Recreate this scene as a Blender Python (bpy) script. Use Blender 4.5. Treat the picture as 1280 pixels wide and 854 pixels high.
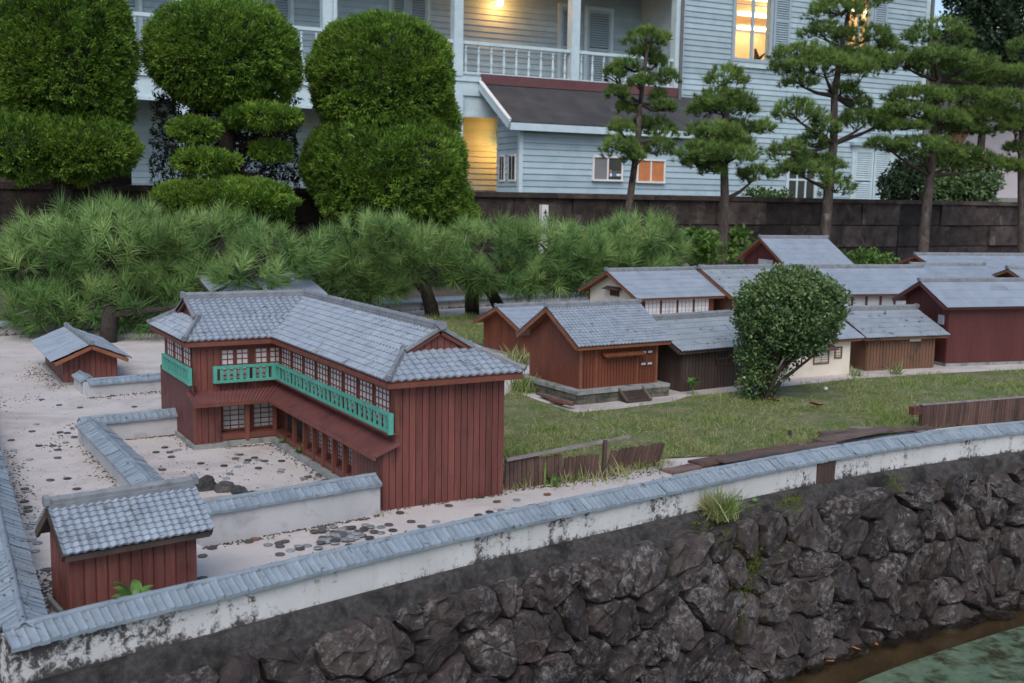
import bpy, bmesh, math, random
import numpy as np
from mathutils import Vector, Matrix, noise
from mathutils.bvhtree import BVHTree

# ------------------------------------------------------------------ camera, sky, sun, exposure
for o in list(bpy.data.objects): bpy.data.objects.remove(o)
SC = bpy.context.scene
COL = SC.collection
rad = math.radians
CAMZ, FPX = 0.85, 1362.0
_p = math.atan((427 - 248) / FPX); _y = rad(30); _r = rad(0.94)
CF = Vector((math.sin(_y) * math.cos(_p), math.cos(_y) * math.cos(_p), -math.sin(_p)))
_R0 = Vector((math.cos(_y), -math.sin(_y), 0)); _U0 = _R0.cross(CF)
CR = _R0 * math.cos(_r) + _U0 * math.sin(_r); CU = CR.cross(CF)
CP = Vector((0, 0, CAMZ))
cam_d = bpy.data.cameras.new('camera'); cam = bpy.data.objects.new('camera', cam_d); COL.objects.link(cam)
cam.matrix_world = Matrix(((CR.x, CU.x, -CF.x, CP.x), (CR.y, CU.y, -CF.y, CP.y), (CR.z, CU.z, -CF.z, CP.z), (0, 0, 0, 1)))
cam_d.sensor_width = 36; cam_d.lens = FPX / 1280 * 36
cam_d.clip_start = 0.05; cam_d.clip_end = 2000
cam_d.dof.use_dof = True; cam_d.dof.focus_distance = 3.5; cam_d.dof.aperture_fstop = 10.0
SC.camera = cam

SUN_EL, SUN_AZ = 48, 212          # azimuth clockwise from +Y
w = bpy.data.worlds.new('World'); SC.world = w; w.use_nodes = True
nt = w.node_tree; bg = nt.nodes['Background']
sky = nt.nodes.new('ShaderNodeTexSky'); sky.sky_type = 'NISHITA'; sky.sun_disc = False
sky.sun_elevation = rad(SUN_EL); sky.sun_rotation = rad(SUN_AZ)
sky.air_density = 1.0; sky.dust_density = 1.6; sky.ozone_density = 1.2
nt.links.new(sky.outputs[0], bg.inputs[0]); bg.inputs[1].default_value = 0.088
sl = bpy.data.lights.new('sun', 'SUN'); sl.energy = 1.0; sl.angle = rad(45); sl.color = (1, 0.95, 0.90)
sun = bpy.data.objects.new('sun', sl); COL.objects.link(sun)
_sd = Vector((math.sin(rad(SUN_AZ)) * math.cos(rad(SUN_EL)), math.cos(rad(SUN_AZ)) * math.cos(rad(SUN_EL)), math.sin(rad(SUN_EL))))
sun.rotation_euler = _sd.to_track_quat('Z', 'Y').to_euler()
VS = SC.view_settings
VS.view_transform = 'Standard'; VS.look = 'None'; VS.gamma = 1; VS.use_curve_mapping = False
VS.exposure = 1.0
SC.cycles.max_bounces = 6; SC.cycles.diffuse_bounces = 3; SC.cycles.glossy_bounces = 3; SC.cycles.transmission_bounces = 5

# ------------------------------------------------------------------ measuring helpers
def ray(x, y): return CF + CR * ((x - 640) / FPX) - CU * ((y - 427) / FPX)
def atz(x, y, z=0.0): d = ray(x, y); return CP + d * ((z - CP.z) / d.z)
def aty(x, y, Y): d = ray(x, y); return CP + d * (Y / d.y)
rng = random.Random(7); nr = np.random.default_rng(11)
def U(a, b): return rng.uniform(a, b)

# ------------------------------------------------------------------ materials
MATS = {}
def ramp(nt_, fac, stops):
    n = nt_.nodes.new('ShaderNodeValToRGB'); e = n.color_ramp.elements
    while len(e) < len(stops): e.new(0.5)
    for i, (p, c) in enumerate(stops): e[i].position = p; e[i].color = (*c, 1)
    nt_.links.new(fac, n.inputs[0]); return n.outputs[0]
def nz(nt_, vec, scale, detail=5, rough=0.6, dist=0.0):
    n = nt_.nodes.new('ShaderNodeTexNoise'); n.inputs['Scale'].default_value = scale; n.inputs['Detail'].default_value = detail
    n.inputs['Roughness'].default_value = rough; n.inputs['Distortion'].default_value = dist
    nt_.links.new(vec, n.inputs['Vector']); return n.outputs['Fac']
def mixc(nt_, fac, a, b, mode='MIX'):
    n = nt_.nodes.new('ShaderNodeMix'); n.data_type = 'RGBA'; n.blend_type = mode
    L = nt_.links.new
    for s, v in ((n.inputs['Factor'], fac), (n.inputs['A'], a), (n.inputs['B'], b)):
        if isinstance(v, (int, float)): s.default_value = v
        elif isinstance(v, tuple): s.default_value = (*v, 1)
        else: L(v, s)
    return n.outputs['Result']
def mth(nt_, op, a, b=0.0, clamp=False):
    n = nt_.nodes.new('ShaderNodeMath'); n.operation = op; n.use_clamp = clamp
    for i, v in enumerate((a, b)):
        if isinstance(v, (int, float)): n.inputs[i].default_value = v
        else: nt_.links.new(v, n.inputs[i])
    return n.outputs[0]
def mat(name, c1, c2=None, scale=30, rough=0.6, bump=0.0, bscale=None, stretch=None, stain=None, stain_scale=8, stain_at=(0.55, 0.7),
        rnd=0.0, spec=0.4, extra=None, metal=0.0, coat=0.0):
    """two-tone noise base + optional stain layer + per-object tone variation + bump"""
    m = bpy.data.materials.new(name); m.use_nodes = True; t = m.node_tree; b = t.nodes['Principled BSDF']
    g = t.nodes.new('ShaderNodeNewGeometry'); vec = g.outputs['Position']
    mp = t.nodes.new('ShaderNodeMapping'); t.links.new(vec, mp.inputs[0])
    if stretch: mp.inputs['Scale'].default_value = stretch
    v2 = mp.outputs[0]
    f = nz(t, v2, scale)
    c = ramp(t, f, [(0.3, c1), (0.7, c2 or c1)])
    if stain:
        s = nz(t, vec, stain_scale, 7, 0.65, 0.4)
        sf = ramp(t, s, [(stain_at[0], (0, 0, 0)), (stain_at[1], (1, 1, 1))])
        c = mixc(t, sf, c, stain)
    if rnd:
        oi = t.nodes.new('ShaderNodeObjectInfo')
        k = mth(t, 'ADD', mth(t, 'MULTIPLY', oi.outputs['Random'], 2 * rnd), 1 - rnd)
        cb = t.nodes.new('ShaderNodeCombineColor')
        for i in range(3): t.links.new(k, cb.inputs[i])
        c = mixc(t, 1.0, c, cb.outputs[0], 'MULTIPLY')
    if extra: c = extra(t, g, c)
    t.links.new(c, b.inputs['Base Color'])
    rr = ramp(t, nz(t, vec, scale * 1.7), [(0.3, (rough - 0.1,) * 3), (0.7, (min(1, rough + 0.1),) * 3)])
    t.links.new(rr, b.inputs['Roughness'])
    b.inputs['Specular IOR Level'].default_value = spec; b.inputs['Metallic'].default_value = metal
    b.inputs['Coat Weight'].default_value = coat
    if bump:
        bn = t.nodes.new('ShaderNodeBump'); bn.inputs['Strength'].default_value = bump; bn.inputs['Distance'].default_value = 0.02
        t.links.new(nz(t, v2, bscale or scale * 2, 8, 0.7), bn.inputs['Height']); t.links.new(bn.outputs[0], b.inputs['Normal'])
    MATS[name] = m; return m
def leafmat(name, stops, transl=0.25, rough=0.55, spec=0.3, patch=None):
    m = bpy.data.materials.new(name); m.use_nodes = True; t = m.node_tree; b = t.nodes['Principled BSDF']
    a = t.nodes.new('ShaderNodeAttribute'); a.attribute_name = 'var'
    c = ramp(t, a.outputs['Fac'], stops)
    if patch:
        g = t.nodes.new('ShaderNodeNewGeometry')
        f = ramp(t, nz(t, g.outputs['Position'], patch[0], 3), [(0.42, (0, 0, 0)), (0.62, (1, 1, 1))])
        c = mixc(t, mth(t, 'MULTIPLY', f, patch[2]), c, patch[1])
    t.links.new(c, b.inputs['Base Color']); b.inputs['Roughness'].default_value = rough; b.inputs['Specular IOR Level'].default_value = spec
    tr = t.nodes.new('ShaderNodeBsdfTranslucent'); t.links.new(c, tr.inputs[0])
    mx = t.nodes.new('ShaderNodeMixShader'); mx.inputs[0].default_value = transl
    t.links.new(b.outputs[0], mx.inputs[1]); t.links.new(tr.outputs[0], mx.inputs[2])
    t.links.new(mx.outputs[0], t.nodes['Material Output'].inputs[0])
    MATS[name] = m; return m
def emit(name, c, s):
    m = bpy.data.materials.new(name); m.use_nodes = True; b = m.node_tree.nodes['Principled BSDF']
    b.inputs['Base Color'].default_value = (*c, 1); b.inputs['Emission Color'].default_value = (*c, 1); b.inputs['Emission Strength'].default_value = s
    MATS[name] = m; return m

def worn(t, g, c):      # dusty faded streaks down the boards, scuffs near their feet
    mp = t.nodes.new('ShaderNodeMapping'); mp.inputs['Scale'].default_value = (1, 1, 0.06); t.links.new(g.outputs['Position'], mp.inputs[0])
    f = ramp(t, nz(t, mp.outputs[0], 130, 5, 0.7), [(0.48, (0, 0, 0)), (0.72, (1, 1, 1))])
    c = mixc(t, mth(t, 'MULTIPLY', f, 0.42), c, (0.22, 0.105, 0.09))
    f = ramp(t, nz(t, g.outputs['Position'], 60, 8, 0.75, 0.5), [(0.62, (0, 0, 0)), (0.70, (1, 1, 1))])
    return mixc(t, mth(t, 'MULTIPLY', f, 0.4), c, (0.045, 0.02, 0.018))
mat('red_board', (0.105, 0.032, 0.025), (0.17, 0.053, 0.042), 18, 0.6, 0.15, 90, (1, 1, 0.12), (0.04, 0.020, 0.02), 9, (0.55, 0.75), rnd=0.22, extra=worn)
mat('canopy_red', (0.125, 0.045, 0.042), (0.175, 0.068, 0.064), 20, 0.6, 0.1, 90, None, (0.07, 0.03, 0.03), 12, (0.55, 0.75))
mat('red_trim', (0.12, 0.040, 0.029), (0.175, 0.060, 0.042), 20, 0.55, 0.1, rnd=0.12)
mat('orange_board', (0.108, 0.030, 0.017), (0.172, 0.049, 0.026), 16, 0.5, 0.1, 80, (1, 1, 0.12), (0.07, 0.025, 0.014), 7, (0.6, 0.8))
mat('orange_trim', (0.17, 0.062, 0.030), (0.24, 0.095, 0.048), 20, 0.5, 0.05)
mat('barn_board', (0.082, 0.022, 0.022), (0.12, 0.034, 0.032), 14, 0.55, 0.1, 80, (1, 1, 0.12))
mat('dark_board', (0.045, 0.03, 0.026), (0.085, 0.055, 0.045), 18, 0.75, 0.2, 90, (1, 1, 0.12), (0.03, 0.03, 0.026), 9, (0.55, 0.7), rnd=0.15)
mat('brown_board', (0.10, 0.052, 0.032), (0.17, 0.085, 0.052), 14, 0.75, 0.15, 90, (1, 1, 0.12), (0.045, 0.036, 0.03), 10, (0.55, 0.7), rnd=0.15)
mat('weathered', (0.070, 0.038, 0.030), (0.13, 0.076, 0.060), 20, 0.85, 0.3, 110, (1, 1, 0.1), (0.05, 0.038, 0.034), 14, (0.5, 0.7), rnd=0.25)
mat('grey_wood', (0.16, 0.14, 0.14), (0.27, 0.24, 0.24), 25, 0.85, 0.3, 120)
mat('plank_wood', (0.075, 0.050, 0.045), (0.18, 0.125, 0.11), 16, 0.8, 0.3, 90, (0.4, 1, 1), rnd=0.25)
mat('tile', (0.205, 0.245, 0.295), (0.30, 0.345, 0.40), 26, 0.5, 0.15, 200, None, (0.12, 0.13, 0.13), 30, (0.57, 0.70), rnd=0.10, spec=0.5)
mat('tile_blue', (0.165, 0.207, 0.248), (0.25, 0.30, 0.345), 18, 0.5, 0.25, 160, None, (0.07, 0.085, 0.095), 34, (0.6, 0.68), rnd=0.08, spec=0.5)
mat('tile_sheet', (0.205, 0.245, 0.295), (0.28, 0.325, 0.38), 10, 0.5, 0.12, 120, None, (0.16, 0.17, 0.18), 16, (0.58, 0.75), spec=0.5)
mat('tile_dirty', (0.20, 0.235, 0.265), (0.27, 0.31, 0.345), 10, 0.55, 0.2, 120, None, (0.05, 0.055, 0.055), 28, (0.58, 0.66), spec=0.4)
mat('ridge', (0.15, 0.163, 0.18), (0.23, 0.25, 0.27), 30, 0.6, 0.3, 150, None, (0.10, 0.10, 0.10), 25, (0.55, 0.7))
mat('teal', (0.060, 0.275, 0.215), (0.095, 0.36, 0.285), 25, 0.5, 0.1, None, None, (0.05, 0.28, 0.21), 22, (0.6, 0.75))
mat('paper', (0.52, 0.47, 0.48), (0.62, 0.57, 0.58), 25, 0.8, 0, None, None, (0.35, 0.31, 0.31), 18, (0.6, 0.8))
mat('paper_dim', (0.36, 0.37, 0.36), (0.46, 0.47, 0.46), 25, 0.7)
mat('cream', (0.66, 0.58, 0.48), (0.74, 0.67, 0.57), 9, 0.8, 0.05, None, None, (0.42, 0.36, 0.29), 7, (0.62, 0.8))
mat('plaster', (0.38, 0.38, 0.385), (0.48, 0.48, 0.485), 7, 0.8, 0.08, 90, (1, 1, 0.25), (0.28, 0.265, 0.265), 12, (0.56, 0.75))
mat('plinth', (0.20, 0.21, 0.20), (0.31, 0.32, 0.31), 25, 0.85, 0.3, 120, None, (0.09, 0.105, 0.075), 14, (0.52, 0.68))
mat('plinth_stone', (0.075, 0.068, 0.052), (0.16, 0.145, 0.115), 25, 0.9, 0.5, 120, None, (0.055, 0.058, 0.04), 16, (0.5, 0.65), rnd=0.3)
mat('coin_dark', (0.065, 0.056, 0.053), (0.12, 0.105, 0.10), 90, 0.5, 0, spec=0.5, rnd=0.35, metal=0.3)
mat('coin_silver', (0.27, 0.29, 0.30), (0.40, 0.42, 0.43), 90, 0.42, 0, spec=0.5, rnd=0.25, metal=0.5)
mat('coin_copper', (0.20, 0.085, 0.055), (0.26, 0.12, 0.08), 90, 0.5, 0, metal=0.4)
mat('rock', (0.045, 0.043, 0.043), (0.11, 0.105, 0.10), 20, 0.85, 0.8, 60, rnd=0.2)
mat('sand', (0.36, 0.26, 0.19), (0.44, 0.33, 0.25), 60, 0.95, 0.3)
mat('bark', (0.035, 0.026, 0.021), (0.12, 0.095, 0.08), 26, 0.9, 1.0, 34, (1, 1, 0.35), (0.20, 0.19, 0.175), 9, (0.58, 0.72))
mat('bark_dark', (0.028, 0.022, 0.018), (0.06, 0.046, 0.038), 30, 0.9, 0.8, 60)
mat('crumb', (0.045, 0.036, 0.03), (0.10, 0.08, 0.066), 40, 0.95, 0.3)
mat('dry_leaf', (0.26, 0.10, 0.03), (0.38, 0.16, 0.05), 30, 0.7, 0.1)
mat('candle', (0.36, 0.25, 0.17), (0.45, 0.33, 0.24), 30, 0.8)
mat('clapboard', (0.295, 0.39, 0.44), (0.365, 0.465, 0.51), 3, 0.6, 0.03, None, (1, 1, 1), (0.22, 0.32, 0.36), 2.2, (0.55, 0.8), rnd=0.10)
mat('white_trim', (0.40, 0.51, 0.56), (0.50, 0.61, 0.65), 4, 0.55, 0.03)
mat('shutter', (0.27, 0.36, 0.41), (0.33, 0.42, 0.47), 4, 0.6, 0.03)
mat('shed_roof', (0.036, 0.036, 0.039), (0.062, 0.062, 0.066), 2, 0.7, 0.2, 30, None, (0.15, 0.17, 0.17), 1.1, (0.6, 0.8))
mat('maroon', (0.10, 0.040, 0.045), (0.13, 0.055, 0.06), 3, 0.7)
mat('metal_pipe', (0.09, 0.10, 0.11), (0.13, 0.14, 0.15), 5, 0.5)
mat('pane_dark', (0.02, 0.022, 0.024), (0.03, 0.032, 0.034), 2, 0.12, spec=0.6)
mat('screen_grey', (0.16, 0.16, 0.165), (0.19, 0.19, 0.195), 2, 0.8)
mat('ceiling', (0.20, 0.20, 0.19), (0.24, 0.24, 0.23), 2, 0.8)
mat('room_wall', (0.62, 0.46, 0.30), (0.70, 0.54, 0.36), 1.5, 0.8)
mat('mauve_wall', (0.46, 0.42, 0.44), (0.52, 0.48, 0.50), 1.5, 0.85)
mat('sign_white', (0.62, 0.62, 0.62), (0.72, 0.72, 0.72), 9, 0.6, 0, None, None, (0.30, 0.29, 0.28), 6, (0.58, 0.7))
mat('ink_and_dark_opening', (0.02, 0.02, 0.02), None, 9, 0.6)
mat('blue_ink', (0.05, 0.16, 0.36), None, 9, 0.6)
mat('soil', (0.055, 0.045, 0.036), (0.10, 0.085, 0.066), 6, 0.95, 0.6, 25)
mat('orange_curtain', (0.42, 0.155, 0.055), (0.52, 0.20, 0.075), 5, 0.8)
mat('pool_paint', (0.18, 0.31, 0.255), (0.32, 0.45, 0.37), 24, 0.7, 0.2, None, None, (0.075, 0.075, 0.04), 13, (0.47, 0.62))
mat('gutter_mud', (0.085, 0.055, 0.026), (0.15, 0.10, 0.048), 7, 0.9, 0.2)
mat('lawn_soil', (0.10, 0.115, 0.04), (0.22, 0.20, 0.11), 14, 0.95, 0.5, 80, None, (0.085, 0.13, 0.03), 6, (0.44, 0.60))

def moldy(t, g, c):     # black mould creeping up from the foot of the painted wall and down from its cap
    sp = t.nodes.new('ShaderNodeSeparateXYZ'); t.links.new(g.outputs['Position'], sp.inputs[0])
    z = sp.outputs['Z']
    low = mth(t, 'MAXIMUM', mth(t, 'MULTIPLY', mth(t, 'SUBTRACT', 0.014, z), 9.0), -0.04)
    fine = nz(t, g.outputs['Position'], 75, 8, 0.75, 0.6); big = nz(t, g.outputs['Position'], 5.5, 3)
    mp = t.nodes.new('ShaderNodeMapping'); mp.inputs['Scale'].default_value = (1, 1, 0.12); t.links.new(g.outputs['Position'], mp.inputs[0])
    drip = nz(t, mp.outputs[0], 28, 4)
    corner = mth(t, 'MULTIPLY', mth(t, 'SUBTRACT', 0.75, sp.outputs['X']), 0.22, False)
    corner = mth(t, 'MAXIMUM', corner, 0.0)
    s = mth(t, 'ADD', mth(t, 'ADD', mth(t, 'ADD', fine, mth(t, 'MULTIPLY', big, 0.75)), mth(t, 'ADD', low, corner)), mth(t, 'MULTIPLY', drip, 0.5))
    f = ramp(t, s, [(0.0, (0, 0, 0)), (1.0, (1, 1, 1))])
    f = mth(t, 'MULTIPLY', mth(t, 'SUBTRACT', s, 1.135), 7.5, True)
    d = ramp(t, drip, [(0.55, (0, 0, 0)), (0.75, (1, 1, 1))])
    c = mixc(t, mth(t, 'MULTIPLY', d, 0.35), c, (0.25, 0.22, 0.21))
    return mixc(t, mth(t, 'MULTIPLY', f, 0.93), c, (0.028, 0.022, 0.02))
mat('old_white', (0.47, 0.47, 0.47), (0.58, 0.58, 0.575), 9, 0.8, 0.12, 90, extra=moldy)

MOSS = [(Vector(p), r) for p, r in (((2.078, 2.20, -.115), .11), ((2.039, 2.19, -.215), .10), ((1.95, 2.20, -.05), .10), ((2.10, 2.20, -.175), .09), ((2.02, 2.18, -.295), .07), ((2.27, 2.25, -.03), .12), ((2.75, 2.30, -.03), .09))]
def mossy(t, g, c, thr=0.74):
    tot = None
    for p, r in MOSS:
        d = t.nodes.new('ShaderNodeVectorMath'); d.operation = 'DISTANCE'; t.links.new(g.outputs['Position'], d.inputs[0]); d.inputs[1].default_value = p
        k = mth(t, 'SUBTRACT', 1.0, mth(t, 'DIVIDE', d.outputs['Value'], r), True)
        tot = k if tot is None else mth(t, 'MAXIMUM', tot, k)
    n = nz(t, g.outputs['Position'], 48, 8, 0.78, 0.6)
    f = mth(t, 'MULTIPLY', mth(t, 'SUBTRACT', mth(t, 'ADD', mth(t, 'MULTIPLY', tot, 0.42), n), thr), 5.0, True)
    f = mth(t, 'MULTIPLY', f, mth(t, 'MULTIPLY', tot, 4.0, True))
    return mixc(t, mth(t, 'MULTIPLY', f, 0.85), c, (0.105, 0.14, 0.012))
def lichen(t, g, c):
    n = nz(t, g.outputs['Position'], 62, 9, 0.75, 0.7); n2 = nz(t, g.outputs['Position'], 9, 3)
    f = mth(t, 'MULTIPLY', mth(t, 'SUBTRACT', mth(t, 'ADD', n, mth(t, 'MULTIPLY', n2, 0.5)), 0.775), 6.0, True)
    c = mixc(t, mth(t, 'MULTIPLY', f, 0.8), c, (0.27, 0.25, 0.245))
    f2 = ramp(t, nz(t, g.outputs['Position'], 11, 4), [(0.5, (0, 0, 0)), (0.7, (1, 1, 1))])
    c = mixc(t, mth(t, 'MULTIPLY', f2, 0.5), c, (0.075, 0.045, 0.045))
    return mossy(t, g, c, 0.84)
mat('wall_stone', (0.010, 0.0075, 0.007), (0.068, 0.054, 0.050), 30, 0.6, 0.55, 170, rnd=0.45, extra=lichen, spec=0.45)
mat('mortar', (0.012, 0.010, 0.010), (0.036, 0.031, 0.029), 50, 0.9, 0.7, 60, extra=mossy)
mat('ledge', (0.042, 0.038, 0.036), (0.125, 0.114, 0.108), 70, 0.9, 0.9, 170, None, (0.022, 0.020, 0.019), 14, (0.47, 0.64), extra=mossy)
mat('block_stone', (0.018, 0.013, 0.012), (0.085, 0.064, 0.056), 6, 0.85, 0.8, 22, None, (0.15, 0.13, 0.11), 3.4, (0.58, 0.72), rnd=0.5)
def groundx(t, g, c):
    P = g.outputs['Position']
    f = ramp(t, nz(t, P, 2.6, 6, 0.7, 0.6), [(0.50, (0, 0, 0)), (0.72, (1, 1, 1))])
    c = mixc(t, mth(t, 'MULTIPLY', f, 0.75), c, (0.26, 0.225, 0.21))
    f = ramp(t, nz(t, P, 17, 8, 0.78, 0.8), [(0.60, (0, 0, 0)), (0.68, (1, 1, 1))])
    c = mixc(t, mth(t, 'MULTIPLY', f, 0.75), c, (0.17, 0.145, 0.135))
    f = ramp(t, nz(t, P, 90, 4, 0.6), [(0.66, (0, 0, 0)), (0.71, (1, 1, 1))])
    c = mixc(t, f, c, (0.12, 0.10, 0.095))
    return c
mat('pale_ground', (0.47, 0.43, 0.405), (0.56, 0.52, 0.495), 5, 0.85, 0.35, 160, extra=groundx)

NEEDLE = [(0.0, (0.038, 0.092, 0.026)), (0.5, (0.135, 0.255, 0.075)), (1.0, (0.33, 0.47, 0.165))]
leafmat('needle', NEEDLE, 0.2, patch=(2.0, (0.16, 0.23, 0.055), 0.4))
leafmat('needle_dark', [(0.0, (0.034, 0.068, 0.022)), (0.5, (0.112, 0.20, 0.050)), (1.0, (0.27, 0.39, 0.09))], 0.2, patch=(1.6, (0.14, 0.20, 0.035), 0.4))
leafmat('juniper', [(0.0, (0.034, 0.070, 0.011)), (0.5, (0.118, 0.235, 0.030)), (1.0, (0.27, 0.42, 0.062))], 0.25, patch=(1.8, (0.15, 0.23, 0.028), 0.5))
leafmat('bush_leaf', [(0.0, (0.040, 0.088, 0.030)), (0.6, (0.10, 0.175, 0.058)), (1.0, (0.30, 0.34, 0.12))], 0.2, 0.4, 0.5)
leafmat('broad_leaf', [(0.0, (0.055, 0.12, 0.02)), (1.0, (0.14, 0.25, 0.05))], 0.3, 0.45)
leafmat('tree_leaf', [(0.0, (0.012, 0.026, 0.012)), (1.0, (0.038, 0.068, 0.028))], 0.15)
leafmat('grass', [(0.0, (0.075, 0.15, 0.024)), (0.55, (0.17, 0.27, 0.05)), (0.8, (0.26, 0.32, 0.10)), (1.0, (0.52, 0.47, 0.31))], 0.3, patch=(6.0, (0.40, 0.36, 0.19), 0.62))
leafmat('moss', [(0.0, (0.07, 0.11, 0.01)), (1.0, (0.20, 0.25, 0.02))], 0.2)
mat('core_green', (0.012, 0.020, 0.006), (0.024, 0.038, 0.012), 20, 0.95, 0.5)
for k in ('leafplain',):
    mat(k, (0.065, 0.15, 0.032), (0.11, 0.21, 0.05), 40, 0.45, 0.05)
emit('bulb', (1.0, 0.72, 0.30), 14.0)
emit('tube_light', (1.0, 0.86, 0.62), 7.0)
emit('lamp_globe', (1.0, 0.60, 0.25), 10.0)

wm = bpy.data.materials.new('water'); wm.use_nodes = True; t = wm.node_tree; b = t.nodes['Principled BSDF']
b.inputs['Base Color'].default_value = (0.75, 0.72, 0.6, 1); b.inputs['Roughness'].default_value = 0.04
b.inputs['Transmission Weight'].default_value = 1.0; b.inputs['IOR'].default_value = 1.33
g_ = t.nodes.new('ShaderNodeNewGeometry'); bn = t.nodes.new('ShaderNodeBump'); bn.inputs['Strength'].default_value = 0.08
t.links.new(nz(t, g_.outputs['Position'], 9, 2), bn.inputs['Height']); t.links.new(bn.outputs[0], b.inputs['Normal'])
MATS['water'] = wm
gl = bpy.data.materials.new('glass'); gl.use_nodes = True; t = gl.node_tree; b = t.nodes['Principled BSDF']
b.inputs['Base Color'].default_value = (0.9, 0.95, 0.95, 1); b.inputs['Roughness'].default_value = 0.03; b.inputs['Transmission Weight'].default_value = 1.0; b.inputs['IOR'].default_value = 1.1
MATS['glass'] = gl

# ------------------------------------------------------------------ object helpers
MW = {}
def tag(o, label=None, cat=None, group=None, kind=None):
    if label: o['label'] = label
    if cat: o['category'] = cat
    if group: o['group'] = group
    if kind: o['kind'] = kind
    return o
def thing(name, label, cat, loc=(0, 0, 0), rz=0.0, group=None):
    o = bpy.data.objects.new(name, None); COL.objects.link(o); o.empty_display_size = 0.1
    o.location = loc; o.rotation_euler = (0, 0, rz); MW[o.name] = Matrix.Translation(Vector(loc)) @ Matrix.Rotation(rz, 4, 'Z')
    return tag(o, label, cat, group, 'thing')
def link(name, me, m, parent=None, loc=(0, 0, 0), rot=None, scale=None):
    o = bpy.data.objects.new(name, me); COL.objects.link(o); o.location = loc
    if rot is not None: o.rotation_euler = rot
    if scale is not None: o.scale = scale
    if m and not me.materials: me.materials.append(MATS[m])
    o.parent = parent
    P = MW[parent.name] if parent is not None else Matrix.Identity(4)
    MW[o.name] = P @ (Matrix.LocRotScale(o.location, o.rotation_euler, o.scale))
    return o
class MB:
    def __init__(s): s.v = []; s.f = []
    def add(s, vs, fs):
        n = len(s.v); s.v += [Vector(v) for v in vs]; s.f += [tuple(i + n for i in f) for f in fs]; return s
    def hexa(s, p):   # 8 points: bottom 4 then top 4
        return s.add(p, [(3, 2, 1, 0), (4, 5, 6, 7), (0, 1, 5, 4), (1, 2, 6, 5), (2, 3, 7, 6), (3, 0, 4, 7)])
    def box(s, x0, x1, y0, y1, z0, z1):
        return s.hexa([(x0, y0, z0), (x1, y0, z0), (x1, y1, z0), (x0, y1, z0), (x0, y0, z1), (x1, y0, z1), (x1, y1, z1), (x0, y1, z1)])
    def bar(s, a, b, wd, ht, up=(0, 0, 1)):
        a = Vector(a); b = Vector(b); d = (b - a).normalized(); r = d.cross(Vector(up)).normalized(); u = r.cross(d)
        p = []
        for q in (a, b):
            p += [q - r * wd / 2 - u * ht / 2, q + r * wd / 2 - u * ht / 2, q + r * wd / 2 + u * ht / 2, q - r * wd / 2 + u * ht / 2]
        return s.add(p, [(0, 1, 2, 3), (7, 6, 5, 4), (0, 4, 5, 1), (1, 5, 6, 2), (2, 6, 7, 3), (3, 7, 4, 0)])
    def tube(s, pts, rs, n=8):
        pts = [Vector(p) for p in pts]; n0 = len(s.v)
        for i, p in enumerate(pts):
            d = (pts[min(i + 1, len(pts) - 1)] - pts[max(i - 1, 0)]).normalized()
            a = d.cross(Vector((0.3, 0.9, 0.1))).normalized(); b_ = d.cross(a)
            for k in range(n):
                an = 2 * math.pi * k / n; s.v.append(p + (a * math.cos(an) + b_ * math.sin(an)) * rs[i])
        for i in range(len(pts) - 1):
            for k in range(n):
                s.f.append((n0 + i * n + k, n0 + i * n + (k + 1) % n, n0 + (i + 1) * n + (k + 1) % n, n0 + (i + 1) * n + k))
        s.f.append(tuple(n0 + k for k in range(n))[::-1]); s.f.append(tuple(n0 + (len(pts) - 1) * n + k for k in range(n)))
        return s
    def poly(s, pts, th):   # slab from planar polygon: extrude along -normal by th
        pts = [Vector(p) for p in pts]; nn = (pts[1] - pts[0]).cross(pts[-1] - pts[0]).normalized(); k = len(pts)
        s.add(pts + [p - nn * th for p in pts], [tuple(range(k)), tuple(range(2 * k - 1, k - 1, -1))] + [(i, i + k, (i + 1) % k + k, (i + 1) % k) for i in range(k)])
        return s
    def lathe(s, prof, n=10, c=(0, 0, 0)):
        n0 = len(s.v); c = Vector(c)
        for r, z in prof:
            for k in range(n):
                a = 2 * math.pi * k / n; s.v.append(c + Vector((r * math.cos(a), r * math.sin(a), z)))
        for i in range(len(prof) - 1):
            for k in range(n):
                s.f.append((n0 + i * n + k, n0 + i * n + (k + 1) % n, n0 + (i + 1) * n + (k + 1) % n, n0 + (i + 1) * n + k))
        s.f.append(tuple(n0 + k for k in range(n))[::-1]); s.f.append(tuple(n0 + (len(prof) - 1) * n + k for k in range(n)))
        return s
    def mesh(s, name):
        used = sorted({i for f in s.f for i in f})
        if len(used) < len(s.v):
            ix = {o: i for i, o in enumerate(used)}; s.v = [s.v[i] for i in used]; s.f = [tuple(ix[i] for i in f) for f in s.f]
        me = bpy.data.meshes.new(name); me.from_pydata(s.v, [], s.f); me.update(); return me
    def build(s, name, m, parent=None, world=False, smooth=False, centre=True, fixn=False):
        if world and parent is not None:
            iv = MW[parent.name].inverted(); s.v = [iv @ v for v in s.v]
        c = Vector((0, 0, 0))
        if centre:
            lo = Vector([min(v[i] for v in s.v) for i in range(3)]); hi = Vector([max(v[i] for v in s.v) for i in range(3)])
            c = (lo + hi) / 2
            if parent is None: c.z = lo.z
            s.v = [v - c for v in s.v]
        me = s.mesh(name)
        if fixn:
            bm = bmesh.new(); bm.from_mesh(me); bmesh.ops.recalc_face_normals(bm, faces=bm.faces); bm.to_mesh(me); bm.free()
        if smooth: me.polygons.foreach_set('use_smooth', [True] * len(me.polygons))
        return link(name, me, m, parent, c)
def single(name, mb, m, label, cat, group=None, **k):
    return tag(mb.build(name, m, None, **k), label, cat, group, 'thing')
def struct(name, mb, m, **k):
    return tag(mb.build(name, m, None, **k), kind='structure')

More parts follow.
